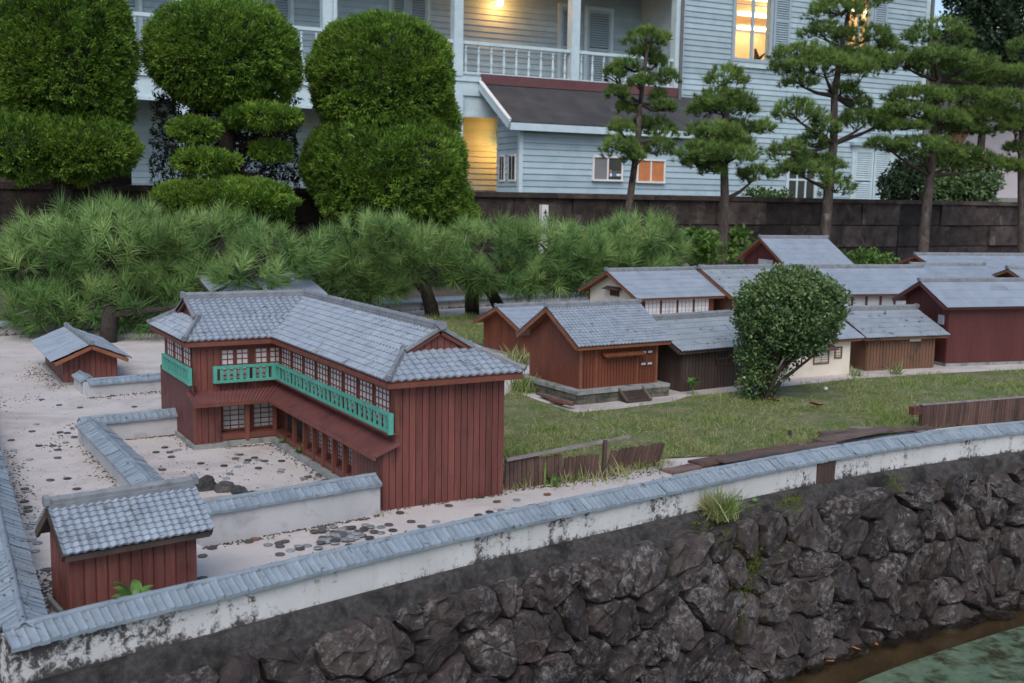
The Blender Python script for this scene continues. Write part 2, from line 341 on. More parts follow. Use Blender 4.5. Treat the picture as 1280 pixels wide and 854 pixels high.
def tri_mesh(name, V, F, var=None):
    me = bpy.data.meshes.new(name); V = np.asarray(V, np.float32); F = np.asarray(F, np.int32); k = F.shape[1]
    me.vertices.add(len(V)); me.vertices.foreach_set('co', V.ravel()); me.loops.add(F.size); me.loops.foreach_set('vertex_index', F.ravel())
    me.polygons.add(len(F)); me.polygons.foreach_set('loop_start', np.arange(0, F.size, k, dtype=np.int32))
    me.update(calc_edges=True)
    if var is not None:
        a = me.attributes.new('var', 'FLOAT', 'POINT'); a.data.foreach_set('value', np.asarray(var, np.float32))
    return me
def scatter_mesh(name, temps, pos, dirs, scale, var):
    """merge randomly rolled copies of template triangle sets: template z axis follows dirs"""
    pos = np.asarray(pos, float); dirs = np.asarray(dirs, float); dirs /= np.linalg.norm(dirs, axis=1)[:, None] + 1e-9
    N = len(pos); scale = np.broadcast_to(np.asarray(scale, float), (N,)); which = nr.integers(0, len(temps), N)
    VV = []; FF = []; AA = []; off = 0
    for k, (tv, tf) in enumerate(temps):
        ix = np.where(which == k)[0]
        if len(ix) == 0: continue
        d = dirs[ix]; h = np.where(np.abs(d[:, 2:3]) < 0.9, np.array([[0, 0, 1.0]]), np.array([[1.0, 0, 0]]))
        a = np.cross(h, d); a /= np.linalg.norm(a, axis=1)[:, None]; b_ = np.cross(d, a); ph = nr.uniform(0, 6.283, len(ix))[:, None]
        a2 = a * np.cos(ph) + b_ * np.sin(ph); b2 = -a * np.sin(ph) + b_ * np.cos(ph)
        P = (tv[None, :, 0:1] * a2[:, None] + tv[None, :, 1:2] * b2[:, None] + tv[None, :, 2:3] * d[:, None]) * scale[ix][:, None, None] + pos[ix][:, None]
        m = tv.shape[0]; VV.append(P.reshape(-1, 3)); FF.append((tf[None] + (np.arange(len(ix)) * m)[:, None, None] + off).reshape(-1, 3)); off += m * len(ix)
        AA.append(np.repeat(np.asarray(var)[ix], m) + nr.uniform(-.08, .08, m * len(ix)))
    return tri_mesh(name, np.concatenate(VV), np.concatenate(FF), np.concatenate(AA))
def local_mesh(name, me, m, parent):   # world-space mesh put under a thing, origin at the thing's base
    iv = MW[parent.name].inverted(); me.transform(iv); return link(name, me, m, parent)

def needle_tuft(n, L, wd, spread=(0.25, 1.25), droop=0.0):
    v = []; f = []
    for i in range(n):
        th = U(*spread); ph = U(0, 6.283); l = L * U(0.7, 1.05); d = Vector((math.sin(th) * math.cos(ph), math.sin(th) * math.sin(ph), math.cos(th)))
        s = d.cross(Vector((U(-1, 1), U(-1, 1), U(-1, 1)))).normalized() * wd / 2; o = Vector((0, 0, U(-0.35, 0.15) * L))
        k = len(v); v += [o - s, o + s, o + d * l]; f.append((k, k + 1, k + 2))
    return np.array([tuple(q) for q in v]), np.array(f)
def leaf_temp(n, L, wd, spread=(0.1, 1.1), r=0.3):
    v = []; f = []
    for i in range(n):
        th = U(*spread); ph = U(0, 6.283); l = L * U(0.6, 1.1); d = Vector((math.sin(th) * math.cos(ph), math.sin(th) * math.sin(ph), math.cos(th)))
        s = d.cross(Vector((U(-1, 1), U(-1, 1), U(-1, 1)))).normalized(); nn = s.cross(d); o = Vector((U(-r, r), U(-r, r), U(-r, r))) * L
        k = len(v); v += [o, o + d * l * .5 + s * wd / 2 + nn * l * .06, o + d * l, o + d * l * .5 - s * wd / 2 + nn * l * .06]; f += [(k, k + 1, k + 2), (k, k + 2, k + 3)]
    return np.array([tuple(q) for q in v]), np.array(f)

# ------------------------------------------------------------------ terrain and water
def smooth_path(pts, step):
    P = [Vector((p[0], p[1], 0)) for p in pts]; out = []
    for i in range(len(P) - 1):
        p0, p1, p2, p3 = P[max(i - 1, 0)], P[i], P[i + 1], P[min(i + 2, len(P) - 1)]
        n = max(2, int((p2 - p1).length / 0.01))
        for k in range(n):
            u = k / n; out.append(0.5 * ((2 * p1) + (p2 - p0) * u + (2 * p0 - 5 * p1 + 4 * p2 - p3) * u * u + (3 * p1 - p0 - 3 * p2 + p3) * u ** 3))
    out.append(P[-1])
    L = [0]
    for a, b_ in zip(out, out[1:]): L.append(L[-1] + (b_ - a).length)
    n = int(L[-1] / step); res = []; j = 0
    for k in range(n + 1):
        s = L[-1] * k / n
        while j < len(L) - 2 and L[j + 1] < s: j += 1
        res.append(out[j].lerp(out[j + 1], (s - L[j]) / max(1e-9, L[j + 1] - L[j])))
    return res
FRONT = [(0.150, 1.957), (0.335, 2.002), (0.57, 2.045), (0.76, 2.086), (1.24, 2.175), (1.75, 2.245), (2.15, 2.305), (2.60, 2.345), (2.95, 2.350), (3.40, 2.330), (4.0, 2.24), (4.8, 2.02)]
LEFT = [(0.178, 1.985), (0.205, 2.80), (0.235, 3.8), (0.26, 5.2), (0.30, 6.95)]
REAR = [(0.30, 6.95), (1.5, 7.20), (3.3, 7.45), (6.0, 7.75), (9.0, 7.6)]
fp = smooth_path(FRONT, 0.05)
mb = MB(); top = [(p.x, p.y + 0.03, 0) for p in fp] + [(6.6, 1.5, 0), (10, 4.5, 0), (9.0, 7.6, 0)] + [(x, y, 0) for x, y in REAR[::-1][1:]] + [(x, y, 0) for x, y in LEFT[::-1][1:-1]]
mb.poly(top, 0.75)
struct('island_ground', mb, 'pale_ground')
mb = MB(); mb.poly([(-900, -900, -0.9), (900, -900, -0.9), (900, 900, -0.9), (-900, 900, -0.9)], 0.2); struct('ground', mb, 'soil')
mb = MB(); mb.poly([(-40, 8.6, -0.06), (60, 8.6, -0.06), (60, 70, -0.06), (-40, 70, -0.06)], 0.9); struct('garden_ground', mb, 'soil')
mb = MB(); mb.poly([(-40, 11.15, 0.45), (80, 11.15, 0.45), (80, 120, 0.45), (-40, 120, 0.45)], 0.6); struct('terrace_ground', mb, 'soil')
# pool in front: painted floor with a muddy gutter along the stone wall, water over both
GUT = [(-0.6, 1.15), (0.6, 1.45), (1.4, 1.75), (2.0, 1.99), (2.539, 2.085), (3.334, 2.105), (4.0, 2.02), (4.8, 1.86), (6, 1.3)]
gp = smooth_path(GUT, 0.1)
mb = MB(); mb.poly([(p.x, p.y, -0.515) for p in gp[::-1]] + [(-0.6, -1.5, -0.515), (6, -1.5, -0.515)], 0.35)
struct('pool_floor', mb, 'pool_paint')
mb = MB(); mb.poly([(-1, -1.6, -0.60), (7, -1.6, -0.60), (7, 2.6, -0.60), (-1, 2.6, -0.60)], 0.1); struct('gutter_floor', mb, 'gutter_mud')
mb = MB(); mb.add([(-1, -1.6, -0.50), (7, -1.6, -0.50), (7, 2.6, -0.50), (-1, 2.6, -0.50)], [(0, 1, 2, 3)]); struct('pool_water', mb, 'water')
mb = MB(); mb.add([(-6, 6.9, -0.25), (12, 7.2, -0.25), (12, 8.7, -0.25), (-6, 8.7, -0.25)], [(0, 1, 2, 3)]); struct('moat_water', mb, 'water')

# ------------------------------------------------------------------ retaining wall of rough stones
fd = smooth_path(FRONT, 0.02)
FL = [0]
for a, b_ in zip(fd, fd[1:]): FL.append(FL[-1] + (b_ - a).length)
def front_at(s):
    i = min(range(len(FL)), key=lambda k: abs(FL[k] - s)) if False else int(np.clip(np.searchsorted(FL, s) - 1, 0, len(fd) - 2))
    u = (s - FL[i]) / (FL[i + 1] - FL[i]); p = fd[i].lerp(fd[i + 1], u); d = (fd[i + 1] - fd[i]).normalized()
    return p, Vector((d.y, -d.x, 0))     # point on the wall's face and outward normal
WT, WH, OFF0, OFF1 = -0.028, 0.55, 0.047, 0.096
def wall_pt(s, h, out=0.0):
    p, n = front_at(s); t_ = h / WH
    return p + n * (OFF0 + (OFF1 - OFF0) * t_ + out) + Vector((0, 0, WT - h + out * 0.15))
rw = thing('retaining_wall', 'rough dark stone retaining wall rising from the pool below the tiled wall', 'stone wall', (1.9, 2.2, -0.6))
S0, S1 = -0.1, FL[-1]
mb = MB(); n = 120
for i in range(n + 1):
    s = S0 + (S1 - S0) * i / n
    mb.v += [wall_pt(s, 0, -0.016), wall_pt(s, 0.27, -0.016), wall_pt(s, WH, -0.016)]
for i in range(n):
    for k in range(2): a = i * 3 + k; mb.f.append((a, a + 1, a + 4, a + 3))
mb.build('mortar', 'mortar', rw, world=True, smooth=True)
# concrete ledge with a rounded curb at the foot of the painted wall
prof = [(-0.002, 0.004), (0.014, 0.006), (0.026, -0.002), (0.032, -0.018), (0.034, -0.03), (0.040, -0.033), (0.046, -0.034), (0.052, -0.037), (0.050, -0.055)]
mb = MB(); n = 220; k = len(prof)
for i in range(n + 1):
    s = S0 + (S1 - S0) * i / n; p, nn = front_at(s)
    for q, (o_, z_) in enumerate(prof):
        j = noise.noise(Vector((s * 14, q * 1.3, 0))) * 0.006 * (q > 1) + noise.noise(Vector((s * 4, q * .7, 3))) * 0.010 * (q > 4)
        mb.v.append(p + nn * (o_ + j) + Vector((0, 0, z_ + j * 0.5)))
for i in range(n):
    for q in range(k - 1): a = i * k + q; mb.f.append((a, a + 1, a + k + 1, a + k))
mb.build('ledge', 'ledge', rw, world=True, smooth=True)
def clip(poly, mx, my, nx, ny):
    out = []
    for i in range(len(poly)):
        a, b_ = poly[i], poly[(i + 1) % len(poly)]
        da = (a[0] - mx) * nx + (a[1] - my) * ny; db = (b_[0] - mx) * nx + (b_[1] - my) * ny
        if da <= 0: out.append(a)
        if (da < 0 < db) or (db < 0 < da):
            u = da / (da - db); out.append((a[0] + (b_[0] - a[0]) * u, a[1] + (b_[1] - a[1]) * u))
    return out
pts = []; s = S0
rows = 5
while s < S1:
    for r in range(rows):
        pts.append((s + (0.05 if r % 2 else 0) + U(-.038, .038), (r + 0.5 + U(-.33, .33)) * WH / rows))
    s += U(0.068, 0.100)
pts = [p for p in pts if rng.random() > 0.10]
for i, (px, py) in enumerate(pts):
    poly = [(px - .16, 0.0), (px + .16, 0.0), (px + .16, WH), (px - .16, WH)]
    for j, (qx, qy) in enumerate(pts):
        if j != i and abs(qx - px) < .3: poly = clip(poly, (px + qx) / 2, (py + qy) / 2, qx - px, qy - py)
        if len(poly) < 3: break
    if len(poly) < 3: continue
    cx_ = sum(p[0] for p in poly) / len(poly); cy_ = sum(p[1] for p in poly) / len(poly)
    if cx_ < S0 + .02 or cx_ > S1 - .06: continue
    out = []
    for a, b_ in zip(poly, poly[1:] + poly[:1]):
        L = math.hypot(b_[0] - a[0], b_[1] - a[1])
        if L < .012: out.append(((a[0] + b_[0]) / 2, (a[1] + b_[1]) / 2)); continue
        q = .22; out.append((a[0] + (b_[0] - a[0]) * q, a[1] + (b_[1] - a[1]) * q))
        out.append(((a[0] + b_[0]) / 2 + U(-.09, .09) * L, (a[1] + b_[1]) / 2 + U(-.09, .09) * L))
        out.append((a[0] + (b_[0] - a[0]) * (1 - q), a[1] + (b_[1] - a[1]) * (1 - q)))
    Hh = U(.012, .034); tx, ty = U(-.5, .5), U(-.45, .45); mb = MB(); k = len(out)
    ox, oy = U(-.012, .012), U(-.012, .012)
    for sc, dp, jt in ((.978, -.024, 0), (.960, Hh * .35, .001), (.865, Hh * .92, .0035), (.42, Hh * 1.08, .008)):
        for (x, y) in out:
            X, Y = cx_ + (x - cx_) * sc + ox * (dp > 0) * (1 - sc) * 3 + U(-jt, jt), cy_ + (y - cy_) * sc + oy * (dp > 0) * (1 - sc) * 3 + U(-jt, jt)
            d = dp + (tx * (x - cx_) + ty * (y - cy_)) * .75 * (dp > 0) * sc + U(-jt, jt)
            mb.v.append(wall_pt(X, min(max(Y, -.01), WH + .05), max(d, -.02)))
    mb.v.append(wall_pt(cx_ + ox, cy_ + oy, Hh * 1.02 + U(-.004, .008)))
    for r in range(3):
        for q in range(k): a = r * k; mb.f.append((a + q, a + (q + 1) % k, a + k + (q + 1) % k, a + k + q))
    for q in range(k): mb.f.append((3 * k + q, 3 * k + (q + 1) % k, 4 * k))
    mb.build('stone', 'wall_stone', rw, world=True, fixn=True)

# ------------------------------------------------------------------ tiled capping for the white walls
def cap_tile_mesh(pitch, half, drop, ridge):
    """one capping tile on one slope: x along wall, y outwards from the ridge"""
    mb = MB(); n = 6; k = n + 1
    for yy, zz, lift in ((0.004, 0, 0), (half * .55, -drop * .55, 0.0015), (half, -drop, 0.003)):
        for i in range(k):
            u = i / n; mb.v.append(Vector(((u - .5) * pitch, yy, zz + lift + 0.0026 * math.exp(-(min(u, 1 - u) / .14) ** 2))))
    for i in range(k): mb.v.append(Vector(((i / n - .5) * pitch, half, -drop - .004)))
    for r in range(3):
        for i in range(n): a = r * k + i; mb.f.append((a, a + 1, a + k + 1, a + k))
    return mb.mesh('tile')
def tiled_wall(name, label, path, zb, zt, th, half, drop, pitch, wall_m, tile_m, individual=(True, True), group=None, close=(True, True), zoff=0.0):
    """white wall following path (centre line, z = zb), ridge at zt"""
    step = pitch; P = smooth_path(path, step); root = thing(name, label, 'garden wall', (P[0].x, P[0].y, zb), 0, group)
    mb = MB(); N = len(P)
    def frame(i):
        d = (P[min(i + 1, N - 1)] - P[max(i - 1, 0)]).normalized(); return Vector((d.y, -d.x, 0)), d
    for i in range(N):
        n_, d = frame(i)
        for o_, z_ in ((th / 2, zb - .002), (th / 2, zt - drop * .8), (0, zt - .006), (-th / 2, zt - drop * .8), (-th / 2, zb - .002)): mb.v.append(P[i] + n_ * o_ + Vector((0, 0, z_)))
    for i in range(N - 1):
        for q in range(4): a = i * 5 + q; mb.f.append((a, a + 1, a + 6, a + 5))
    mb.f += [(4, 3, 2, 1, 0), tuple((N - 1) * 5 + q for q in range(5))]
    mb.build('wall', wall_m, root, world=True, fixn=True)
    tm = cap_tile_mesh(pitch * 1.05, half, drop, zt); tm.materials.append(MATS[tile_m])
    joined = MB(); cnt = 0
    for i in range(N - 1):
        c = (P[i] + P[i + 1]) / 2; d = (P[i + 1] - P[i]).normalized(); ang = math.atan2(d.y, d.x)
        for sd, ind in ((0, individual[0]), (1, individual[1])):
            rz = ang + (math.pi if sd == 0 else 0)     # sd 0: outward side is to the right of travel
            j = Vector((0, 0, zt + U(-.0012, .0012)))
            if ind and cnt < 300:
                loc = MW[root.name].inverted() @ (c + j)
                link('tile', tm, None, root, loc, (U(-.02, .02), U(-.02, .02), rz + U(-.02, .02))); cnt += 1
            else:
                M = Matrix.Translation(c + j) @ Matrix.Rotation(rz, 4, 'Z')
                joined.add([M @ v.co for v in tm.vertices], [tuple(p.vertices) for p in tm.polygons])
    if joined.v: tag(joined.build('inner_tiles', tile_m, root, world=True), kind='stuff')
    mb = MB(); k = 6                                   # rounded ridge roll
    for i in range(N):
        n_, d = frame(i)
        for q in range(k + 1):
            a = math.pi * q / k; mb.v.append(P[i] + n_ * (math.cos(a) * .007) + Vector((0, 0, zt - .001 + math.sin(a) * .0075 + noise.noise(P[i] * 30) * .0012)))
    for i in range(N - 1):
        for q in range(k): a = i * (k + 1) + q; mb.f.append((a, a + 1, a + k + 2, a + k + 1))
    mb.build('ridge_roll', tile_m, root, world=True)
    return root, P
def offset_path(path, d):
    V = [Vector((x, y, 0)) for x, y in path]; out = []
    for i, p in enumerate(V):
        t_ = (V[min(i + 1, len(V) - 1)] - V[max(i - 1, 0)]).normalized(); out.append((p.x - t_.y * d, p.y + t_.x * d))
    return out
fw, fwp = tiled_wall('perimeter_wall', 'mould-stained white wall with blue tile cap along the pool front', offset_path(FRONT, .031), 0.0, 0.099, 0.06, 0.043, 0.024, 0.0165, 'old_white', 'tile_blue', (True, False))
pp, pn = front_at(2.34); pd = Vector((-pn.y, pn.x, 0)); mb = MB()
for q in range(5):
    a = pp + pd * (q * .0165 - .035); mb.hexa([a + pn * .002, a + pd * .015 + pn * .002, a + pd * .015 - pn * .01, a - pn * .01] + [v + Vector((0, 0, .074)) for v in (a + pn * .006, a + pd * .015 + pn * .006, a + pd * .015 - pn * .01, a - pn * .01)])
mb.build('wood_panel', 'dark_board', fw, world=True)['label'] = 'dark weathered board patch in the white wall'
lw, _ = tiled_wall('perimeter_wall', 'blue tile capped wall running back from the corner at the left picture edge', LEFT, 0.0, 0.100, 0.06, 0.046, 0.024, 0.0205, 'old_white', 'tile_blue', (True, False))
tiled_wall('perimeter_wall', 'low tiled wall at the back of the island behind the pine trunks', REAR, 0.0, 0.085, 0.06, 0.05, 0.024, 0.04, 'old_white', 'tile_blue', (False, False))
tiled_wall('courtyard_wall', 'grey plaster wall with tile cap joining the front of the two storey house', [(0.63, 2.60), (1.12, 2.665)], 0, 0.105, 0.05, 0.036, 0.020, 0.0205, 'plaster', 'tile_blue', (True, True))
tiled_wall('courtyard_wall', 'tile capped wall down the left side of the pebbled courtyard', [(0.592, 2.88), (0.588, 3.3), (0.575, 3.86)], 0, 0.085, 0.05, 0.045, 0.020, 0.0205, 'plaster', 'tile_blue', (True, True))
tiled_wall('courtyard_wall', 'short tile capped wall meeting the left side of the two storey house', [(0.545, 3.87), (0.885, 3.90)], 0, 0.085, 0.045, 0.034, 0.018, 0.0205, 'plaster', 'tile_blue', (True, True))
tiled_wall('courtyard_wall', 'pale wall with tile cap running from the small gatehouse to the house', [(0.705, 4.775), (1.1, 4.82)], 0, 0.068, 0.05, 0.036, 0.016, 0.024, 'plaster', 'tile_blue', (True, False))
tiled_wall('courtyard_wall', 'stub of pale tile capped wall beside the small gatehouse', [(0.722, 4.80), (0.717, 5.02)], 0, 0.068, 0.05, 0.034, 0.016, 0.024, 'plaster', 'tile_blue', (True, False))

# ------------------------------------------------------------------ model houses
def slope_tiles(P00, P10, P11, P01, pu, pv, amp=0.003, step=0.0035, individual=None, lift=0.0):
    """tile field over a roof slope: eave P00-P10, upper edge P01-P11. Returns an MB, or (mesh, placements) when individual"""
    P00, P10, P11, P01 = (Vector(p) for p in (P00, P10, P11, P01))
    eu = (P10 - P00).normalized(); q = P01 - P00; ev = (q - eu * q.dot(eu)).normalized(); nn = eu.cross(ev)
    Lv = q.dot(ev); u1b = (P10 - P00).length; u0t = q.dot(eu); u1t = (P11 - P00).dot(eu)
    nv = max(1, round(Lv / pv)); pv = Lv / nv; nu = max(1, round(u1b / pu)); pu = u1b / nu; K = 4
    if individual:
        mb = MB()
        for vv, zz in ((-.10 * pv, step), (pv * 1.03, 0)):
            for i in range(K + 1): mb.v.append(Vector(((i / K - .5) * pu * 1.02, vv, zz + amp * math.cos(2 * math.pi * i / K))))
        for i in range(K + 1): mb.v.append(Vector(((i / K - .5) * pu * 1.02, -.10 * pv, amp * math.cos(2 * math.pi * i / K) - step * .6)))
        k = K + 1; mb.f += [(i, i + 1, k + i + 1, k + i) for i in range(K)] + [(2 * k + i, 2 * k + i + 1, i + 1, i) for i in range(K)]
        R = Matrix((eu, ev, nn)).transposed()
        return mb.mesh('tile'), R, [P00 + eu * ((i + .5) * pu) + ev * (j * pv) + nn * lift for j in range(nv) for i in range(nu)]
    mb = MB()
    for j in range(nv):
        va, vb = j * pv - .1 * pv, (j + 1) * pv
        lim = [(u0t * max(v, 0) / Lv, u1b + (u1t - u1b) * max(v, 0) / Lv) for v in (va, vb)]
        i0 = int(math.floor(min(lim[0][0], lim[1][0]) / pu)); i1 = int(math.ceil(max(lim[0][1], lim[1][1]) / pu))
        for i in range(i0, i1):
            base = len(mb.v); us = [(i + a / K) * pu for a in range(K + 1)]
            if us[-1] <= min(lim[0][0], lim[1][0]) or us[0] >= max(lim[0][1], lim[1][1]): continue
            jl = U(-.0006, .0006)
            for row, (v, z) in enumerate(((va, step + jl), (vb, jl * .5), (va, -step * .6))):
                l0, l1 = lim[1] if row == 1 else lim[0]
                for a, u_ in enumerate(us):
                    mb.v.append(P00 + eu * min(max(u_, l0), l1) + ev * v + nn * (lift + z + amp * math.cos(2 * math.pi * a / K)))
            k = K + 1
            for a in range(K): mb.f.append((base + a, base + a + 1, base + k + a + 1, base + k + a)); mb.f.append((base + 2 * k + a, base + 2 * k + a + 1, base + a + 1, base + a))
    return mb
def ridge_mb(mb, a, b_, wd, ht, knob=1.6):
    """stacked ridge with a rounded top and ornamental end tiles"""
    a = Vector(a); b_ = Vector(b_); d = (b_ - a).normalized(); r = d.cross(Vector((0, 0, 1))).normalized(); u = r.cross(d)
    prof = [(-.5, -.35), (-.5, .2), (-.36, .24), (-.36, .62), (-.22, .85), (0, 1.0), (.22, .85), (.36, .62), (.36, .24), (.5, .2), (.5, -.35)]
    n = max(2, int((b_ - a).length / .02)); k = len(prof); n0 = len(mb.v)
    for i in range(n + 1):
        p = a.lerp(b_, i / n); wob = noise.noise(p * 25) * .04 + (.06 if i % 2 else 0)
        for x, y in prof: mb.v.append(p + r * x * wd + u * (y * (1 + wob)) * ht)
    for i in range(n):
        for q in range(k - 1): mb.f.append((n0 + i * k + q, n0 + i * k + q + 1, n0 + (i + 1) * k + q + 1, n0 + (i + 1) * k + q))
    mb.f += [tuple(n0 + q for q in range(k))[::-1], tuple(n0 + n * k + q for q in range(k))]
    if knob:
        for p, s in ((a, -1), (b_, 1)):
            c = p + d * s * wd * .1; n1 = len(mb.v); K = 10
            for e in (-.35, .35):
                for q in range(K):
                    an = 2 * math.pi * q / K; rr = .5 * (1.05 if q % 2 else .85)
                    mb.v.append(c + d * s * e * wd * .8 + r * math.cos(an) * rr * wd * knob * .8 + u * (math.sin(an) * rr * ht * knob * .85 + ht * .55))
            for q in range(K): mb.f.append((n1 + q, n1 + (q + 1) % K, n1 + K + (q + 1) % K, n1 + K + q))
            mb.f += [tuple(n1 + q for q in range(K))[::-1], tuple(n1 + K + q for q in range(K))]
    return mb
def deck(mb, P, th=0.008): return mb.poly(P, th)
def window(root, o, ux, nrm, wd, z0, z1, cols, rows, frame_m='red_trim', paper_m='paper', bw=0.0032, fw=0.006, depth=0.004, label=None):
    """paper lattice window: o lower-left corner on the wall (local), ux along wall, nrm outwards"""
    o = Vector(o); ux = Vector(ux); nrm = Vector(nrm); uz = Vector((0, 0, 1)); H = z1 - z0; o = Vector((o.x, o.y, z0))
    def slab(mb, a0, a1, b0, b1, d0, d1):
        p = [o + ux * a + uz * b + nrm * d for (a, b, d) in ((a0, b0, d0), (a1, b0, d0), (a1, b0, d1), (a0, b0, d1), (a0, b1, d0), (a1, b1, d0), (a1, b1, d1), (a0, b1, d1))]
        mb.hexa(p)
    f = MB()
    slab(f, 0, fw, 0, H, 0, depth); slab(f, wd - fw, wd, 0, H, 0, depth); slab(f, fw, wd - fw, 0, fw, 0, depth); slab(f, fw, wd - fw, H - fw, H, 0, depth)
    fo = f.build('window', frame_m, root, fixn=True)
    p = MB(); slab(p, fw * .5, wd - fw * .5, fw * .5, H - fw * .5, 0.0003, depth * .25)
    iv = MW[fo.name].inverted() @ MW[root.name]
    p.v = [iv @ v for v in p.v]; p.build('paper', paper_m, fo, fixn=True)
    l = MB()
    for c in range(1, cols):
        x = wd * c / cols; slab(l, x - bw / 2, x + bw / 2, fw, H - fw, depth * .25, depth * .75)
    for r in range(1, rows):
        y = H * r / rows; slab(l, fw, wd - fw, y - bw / 2, y + bw / 2, depth * .25, depth * .68)
    if l.v:
        l.v = [iv @ v for v in l.v]; l.build('lattice', frame_m, fo, fixn=True)
    if label: fo['label'] = label
    return fo
def simple_house(name, label, loc, yaw, L, W, ze, zr, wall='red_board', trim='orange_trim', roof='tile_sheet', ohe=.035, ohg=.04, z0=0.0, pu=.02, pv=.05,
                 amp=.0022, step=.002, ridge=(.022, .018), boards=None, single_boards=False, group=None, base=None, indiv_tiles=False, gable_wall=None, foot=0.0, ridge_m='ridge', knob=1.6, cat='model house', sag=0.0):
    R = thing(name, label, cat, (loc[0], loc[1], 0), yaw, group)
    m = (zr - ze) / (W / 2 + ohe); th = .010
    zt = ze + m * ohe - th; zp = zr - th * 1.2
    # wall shell: pentagonal prism
    v = [(0, 0, z0), (L, 0, z0), (L, W, z0), (0, W, z0), (0, 0, zt), (L, 0, zt), (L, W, zt), (0, W, zt), (0, W / 2, zp), (L, W / 2, zp)]
    MB().add(v, [(0, 1, 5, 4)]).build('wall', wall, R); MB().add(v, [(2, 3, 7, 6)]).build('wall', wall, R)
    mb = MB(); mb.add(v, [(3, 0, 4, 8, 7)]); mb.build('gable_wall', gable_wall or wall, R)
    mb = MB(); mb.add(v, [(1, 2, 6, 9, 5)]); mb.build('gable_wall', gable_wall or wall, R)
    if base: MB().box(-.012, L + .012, -.012, W + .012, -.002, z0 + .001 if z0 else foot).build('foundation', base, R)
    if boards:
        bs = []; d = .0035
        n = max(2, round(L / boards)); p = L / n; g = p * .08
        for i in range(n): bs.append([(i * p + g, -d, z0), ((i + 1) * p - g, -d, z0), ((i + 1) * p - g, 0.001, z0), (i * p + g, .001, z0), (i * p + g, -d, zt), ((i + 1) * p - g, -d, zt), ((i + 1) * p - g, .001, zt), (i * p + g, .001, zt)])
        if not gable_wall:
            n = max(2, 2 * round(W / boards / 2)); p = W / n; g = p * .08
            top = lambda y: zt + (zp - zt) * (1 - abs(y - W / 2) / (W / 2)) - .001
            for i in range(n):
                a, b_ = i * p + g, (i + 1) * p - g
                bs.append([(-d, a, z0), (.001, a, z0), (.001, b_, z0), (-d, b_, z0), (-d, a, top(a)), (.001, a, top(a)), (.001, b_, top(b_)), (-d, b_, top(b_))])
        if single_boards:
            for q in bs: MB().hexa(q).build('board', wall, R, fixn=True)
        else:
            mb = MB()
            for q in bs: mb.hexa(q)
            tag(mb.build('boards', wall, R, fixn=True), kind='stuff')
    # roof decks, bargeboards and eave fascia
    ye, yb = -ohe, W + ohe; xl, xr = -ohg, L + ohg
    mb = MB(); deck(mb, [(xl, ye, ze), (xr, ye, ze), (xr, W / 2, zr), (xl, W / 2, zr)], th); mb2 = MB(); deck(mb2, [(xr, yb, ze), (xl, yb, ze), (xl, W / 2, zr), (xr, W / 2, zr)], th)
    ro = mb.build('roof', trim, R, fixn=True); rb = mb2.build('roof', trim, R, fixn=True)
    for x in (xl - .003, xr + .003):
        for y in (ye, yb):
            MB().bar((x, y, ze - th * .9), (x, W / 2, zr - th * .9), .006, .016).build('bargeboard', trim, R, fixn=True)
    MB().box(xl, xr, ye - .002, ye + .006, ze - th - .006, ze - .004).build('fascia', trim, R)
    for (A, ob) in (([(xl - .006, ye - .006, ze), (xr + .006, ye - .006, ze), (xr + .006, W / 2, zr), (xl - .006, W / 2, zr)], ro), ([(xr + .006, yb + .006, ze), (xl - .006, yb + .006, ze), (xl - .006, W / 2, zr), (xr + .006, W / 2, zr)], rb)):
        if indiv_tiles and ob is ro:
            me, Rm, pl = slope_tiles(*A, pu, pv, amp, step, True, lift=.003); me.materials.append(MATS[roof])
            iv = MW[ob.name].inverted() @ MW[R.name]
            for q in pl:
                link('tile', me, None, ob, iv @ q + Vector((0, 0, U(-.0006, .0006))), (Rm @ Matrix.Rotation(U(-.012, .012), 3, 'Z')).to_euler())
        else:
            t_ = slope_tiles(*A, pu, pv, amp, step, lift=.003); iv = MW[ob.name].inverted() @ MW[R.name]; t_.v = [iv @ v for v in t_.v]
            tag(t_.build('roof_tiles', roof, ob), kind='stuff')
    mb = ridge_mb(MB(), (xl - .004, W / 2, zr + .004), (xr + .004, W / 2, zr + .004), *ridge, knob)
    mb.build('ridge', ridge_m, R, fixn=True)
    return R

# ---- two storey L-shaped house
R = thing('two_storey_house', 'two storey red board L-shaped house with turquoise balcony railings and hipped tile roof', 'model house', (1.185, 2.67, 0))
X0, X1, YG, YS, YB, XW = 1.185, 1.520, 2.672, 3.672, 4.125, 0.885      # long wing x, gable y, short wing front/back y, short wing left x
ZE, ZR, RX, RY = 0.362, 0.476, 1.356, 3.90
EXL, EXR, EYF, EYS, EYB, ESL = 1.143, 1.556, 2.630, 3.632, 4.168, 0.848  # eaves
def B(name, m, mb, **k): return mb.build(name, m, R, world=True, **k)
ZC = 0.170    # canopy level: lower storey projects below it
B('wall', 'red_board', MB().box(X0, X1, YG + .004, YB, 0.02, ZE - .004)); B('wall', 'red_board', MB().box(XW + .004, X0, YS, YB, 0.02, ZE - .004))
B('wall', 'red_board', MB().box(1.142, X0, YG + .004, 2.885, .02, ZC)); B('wall', 'red_board', MB().box(0.874, 0.962, 3.628, YS, .02, ZC)); B('wall', 'red_board', MB().box(0.874, XW + .004, YS, YB, .02, ZC))
n = 19; p = (X1 - 1.142) / n                                            # gable-end boards, stepped out below the canopy
for i in range(n):
    a, b_ = 1.142 + i * p, 1.142 + (i + 1) * p; zt = ZE - .003 if b_ > X0 + .005 else ZC + .004
    if a < X0 < b_: zt = ZE - .003
    B('board', 'red_board', MB().box(a + .0011, b_ - .0011, YG - .002 + U(-.0006, .0006), YG + .005, 0.0, zt))
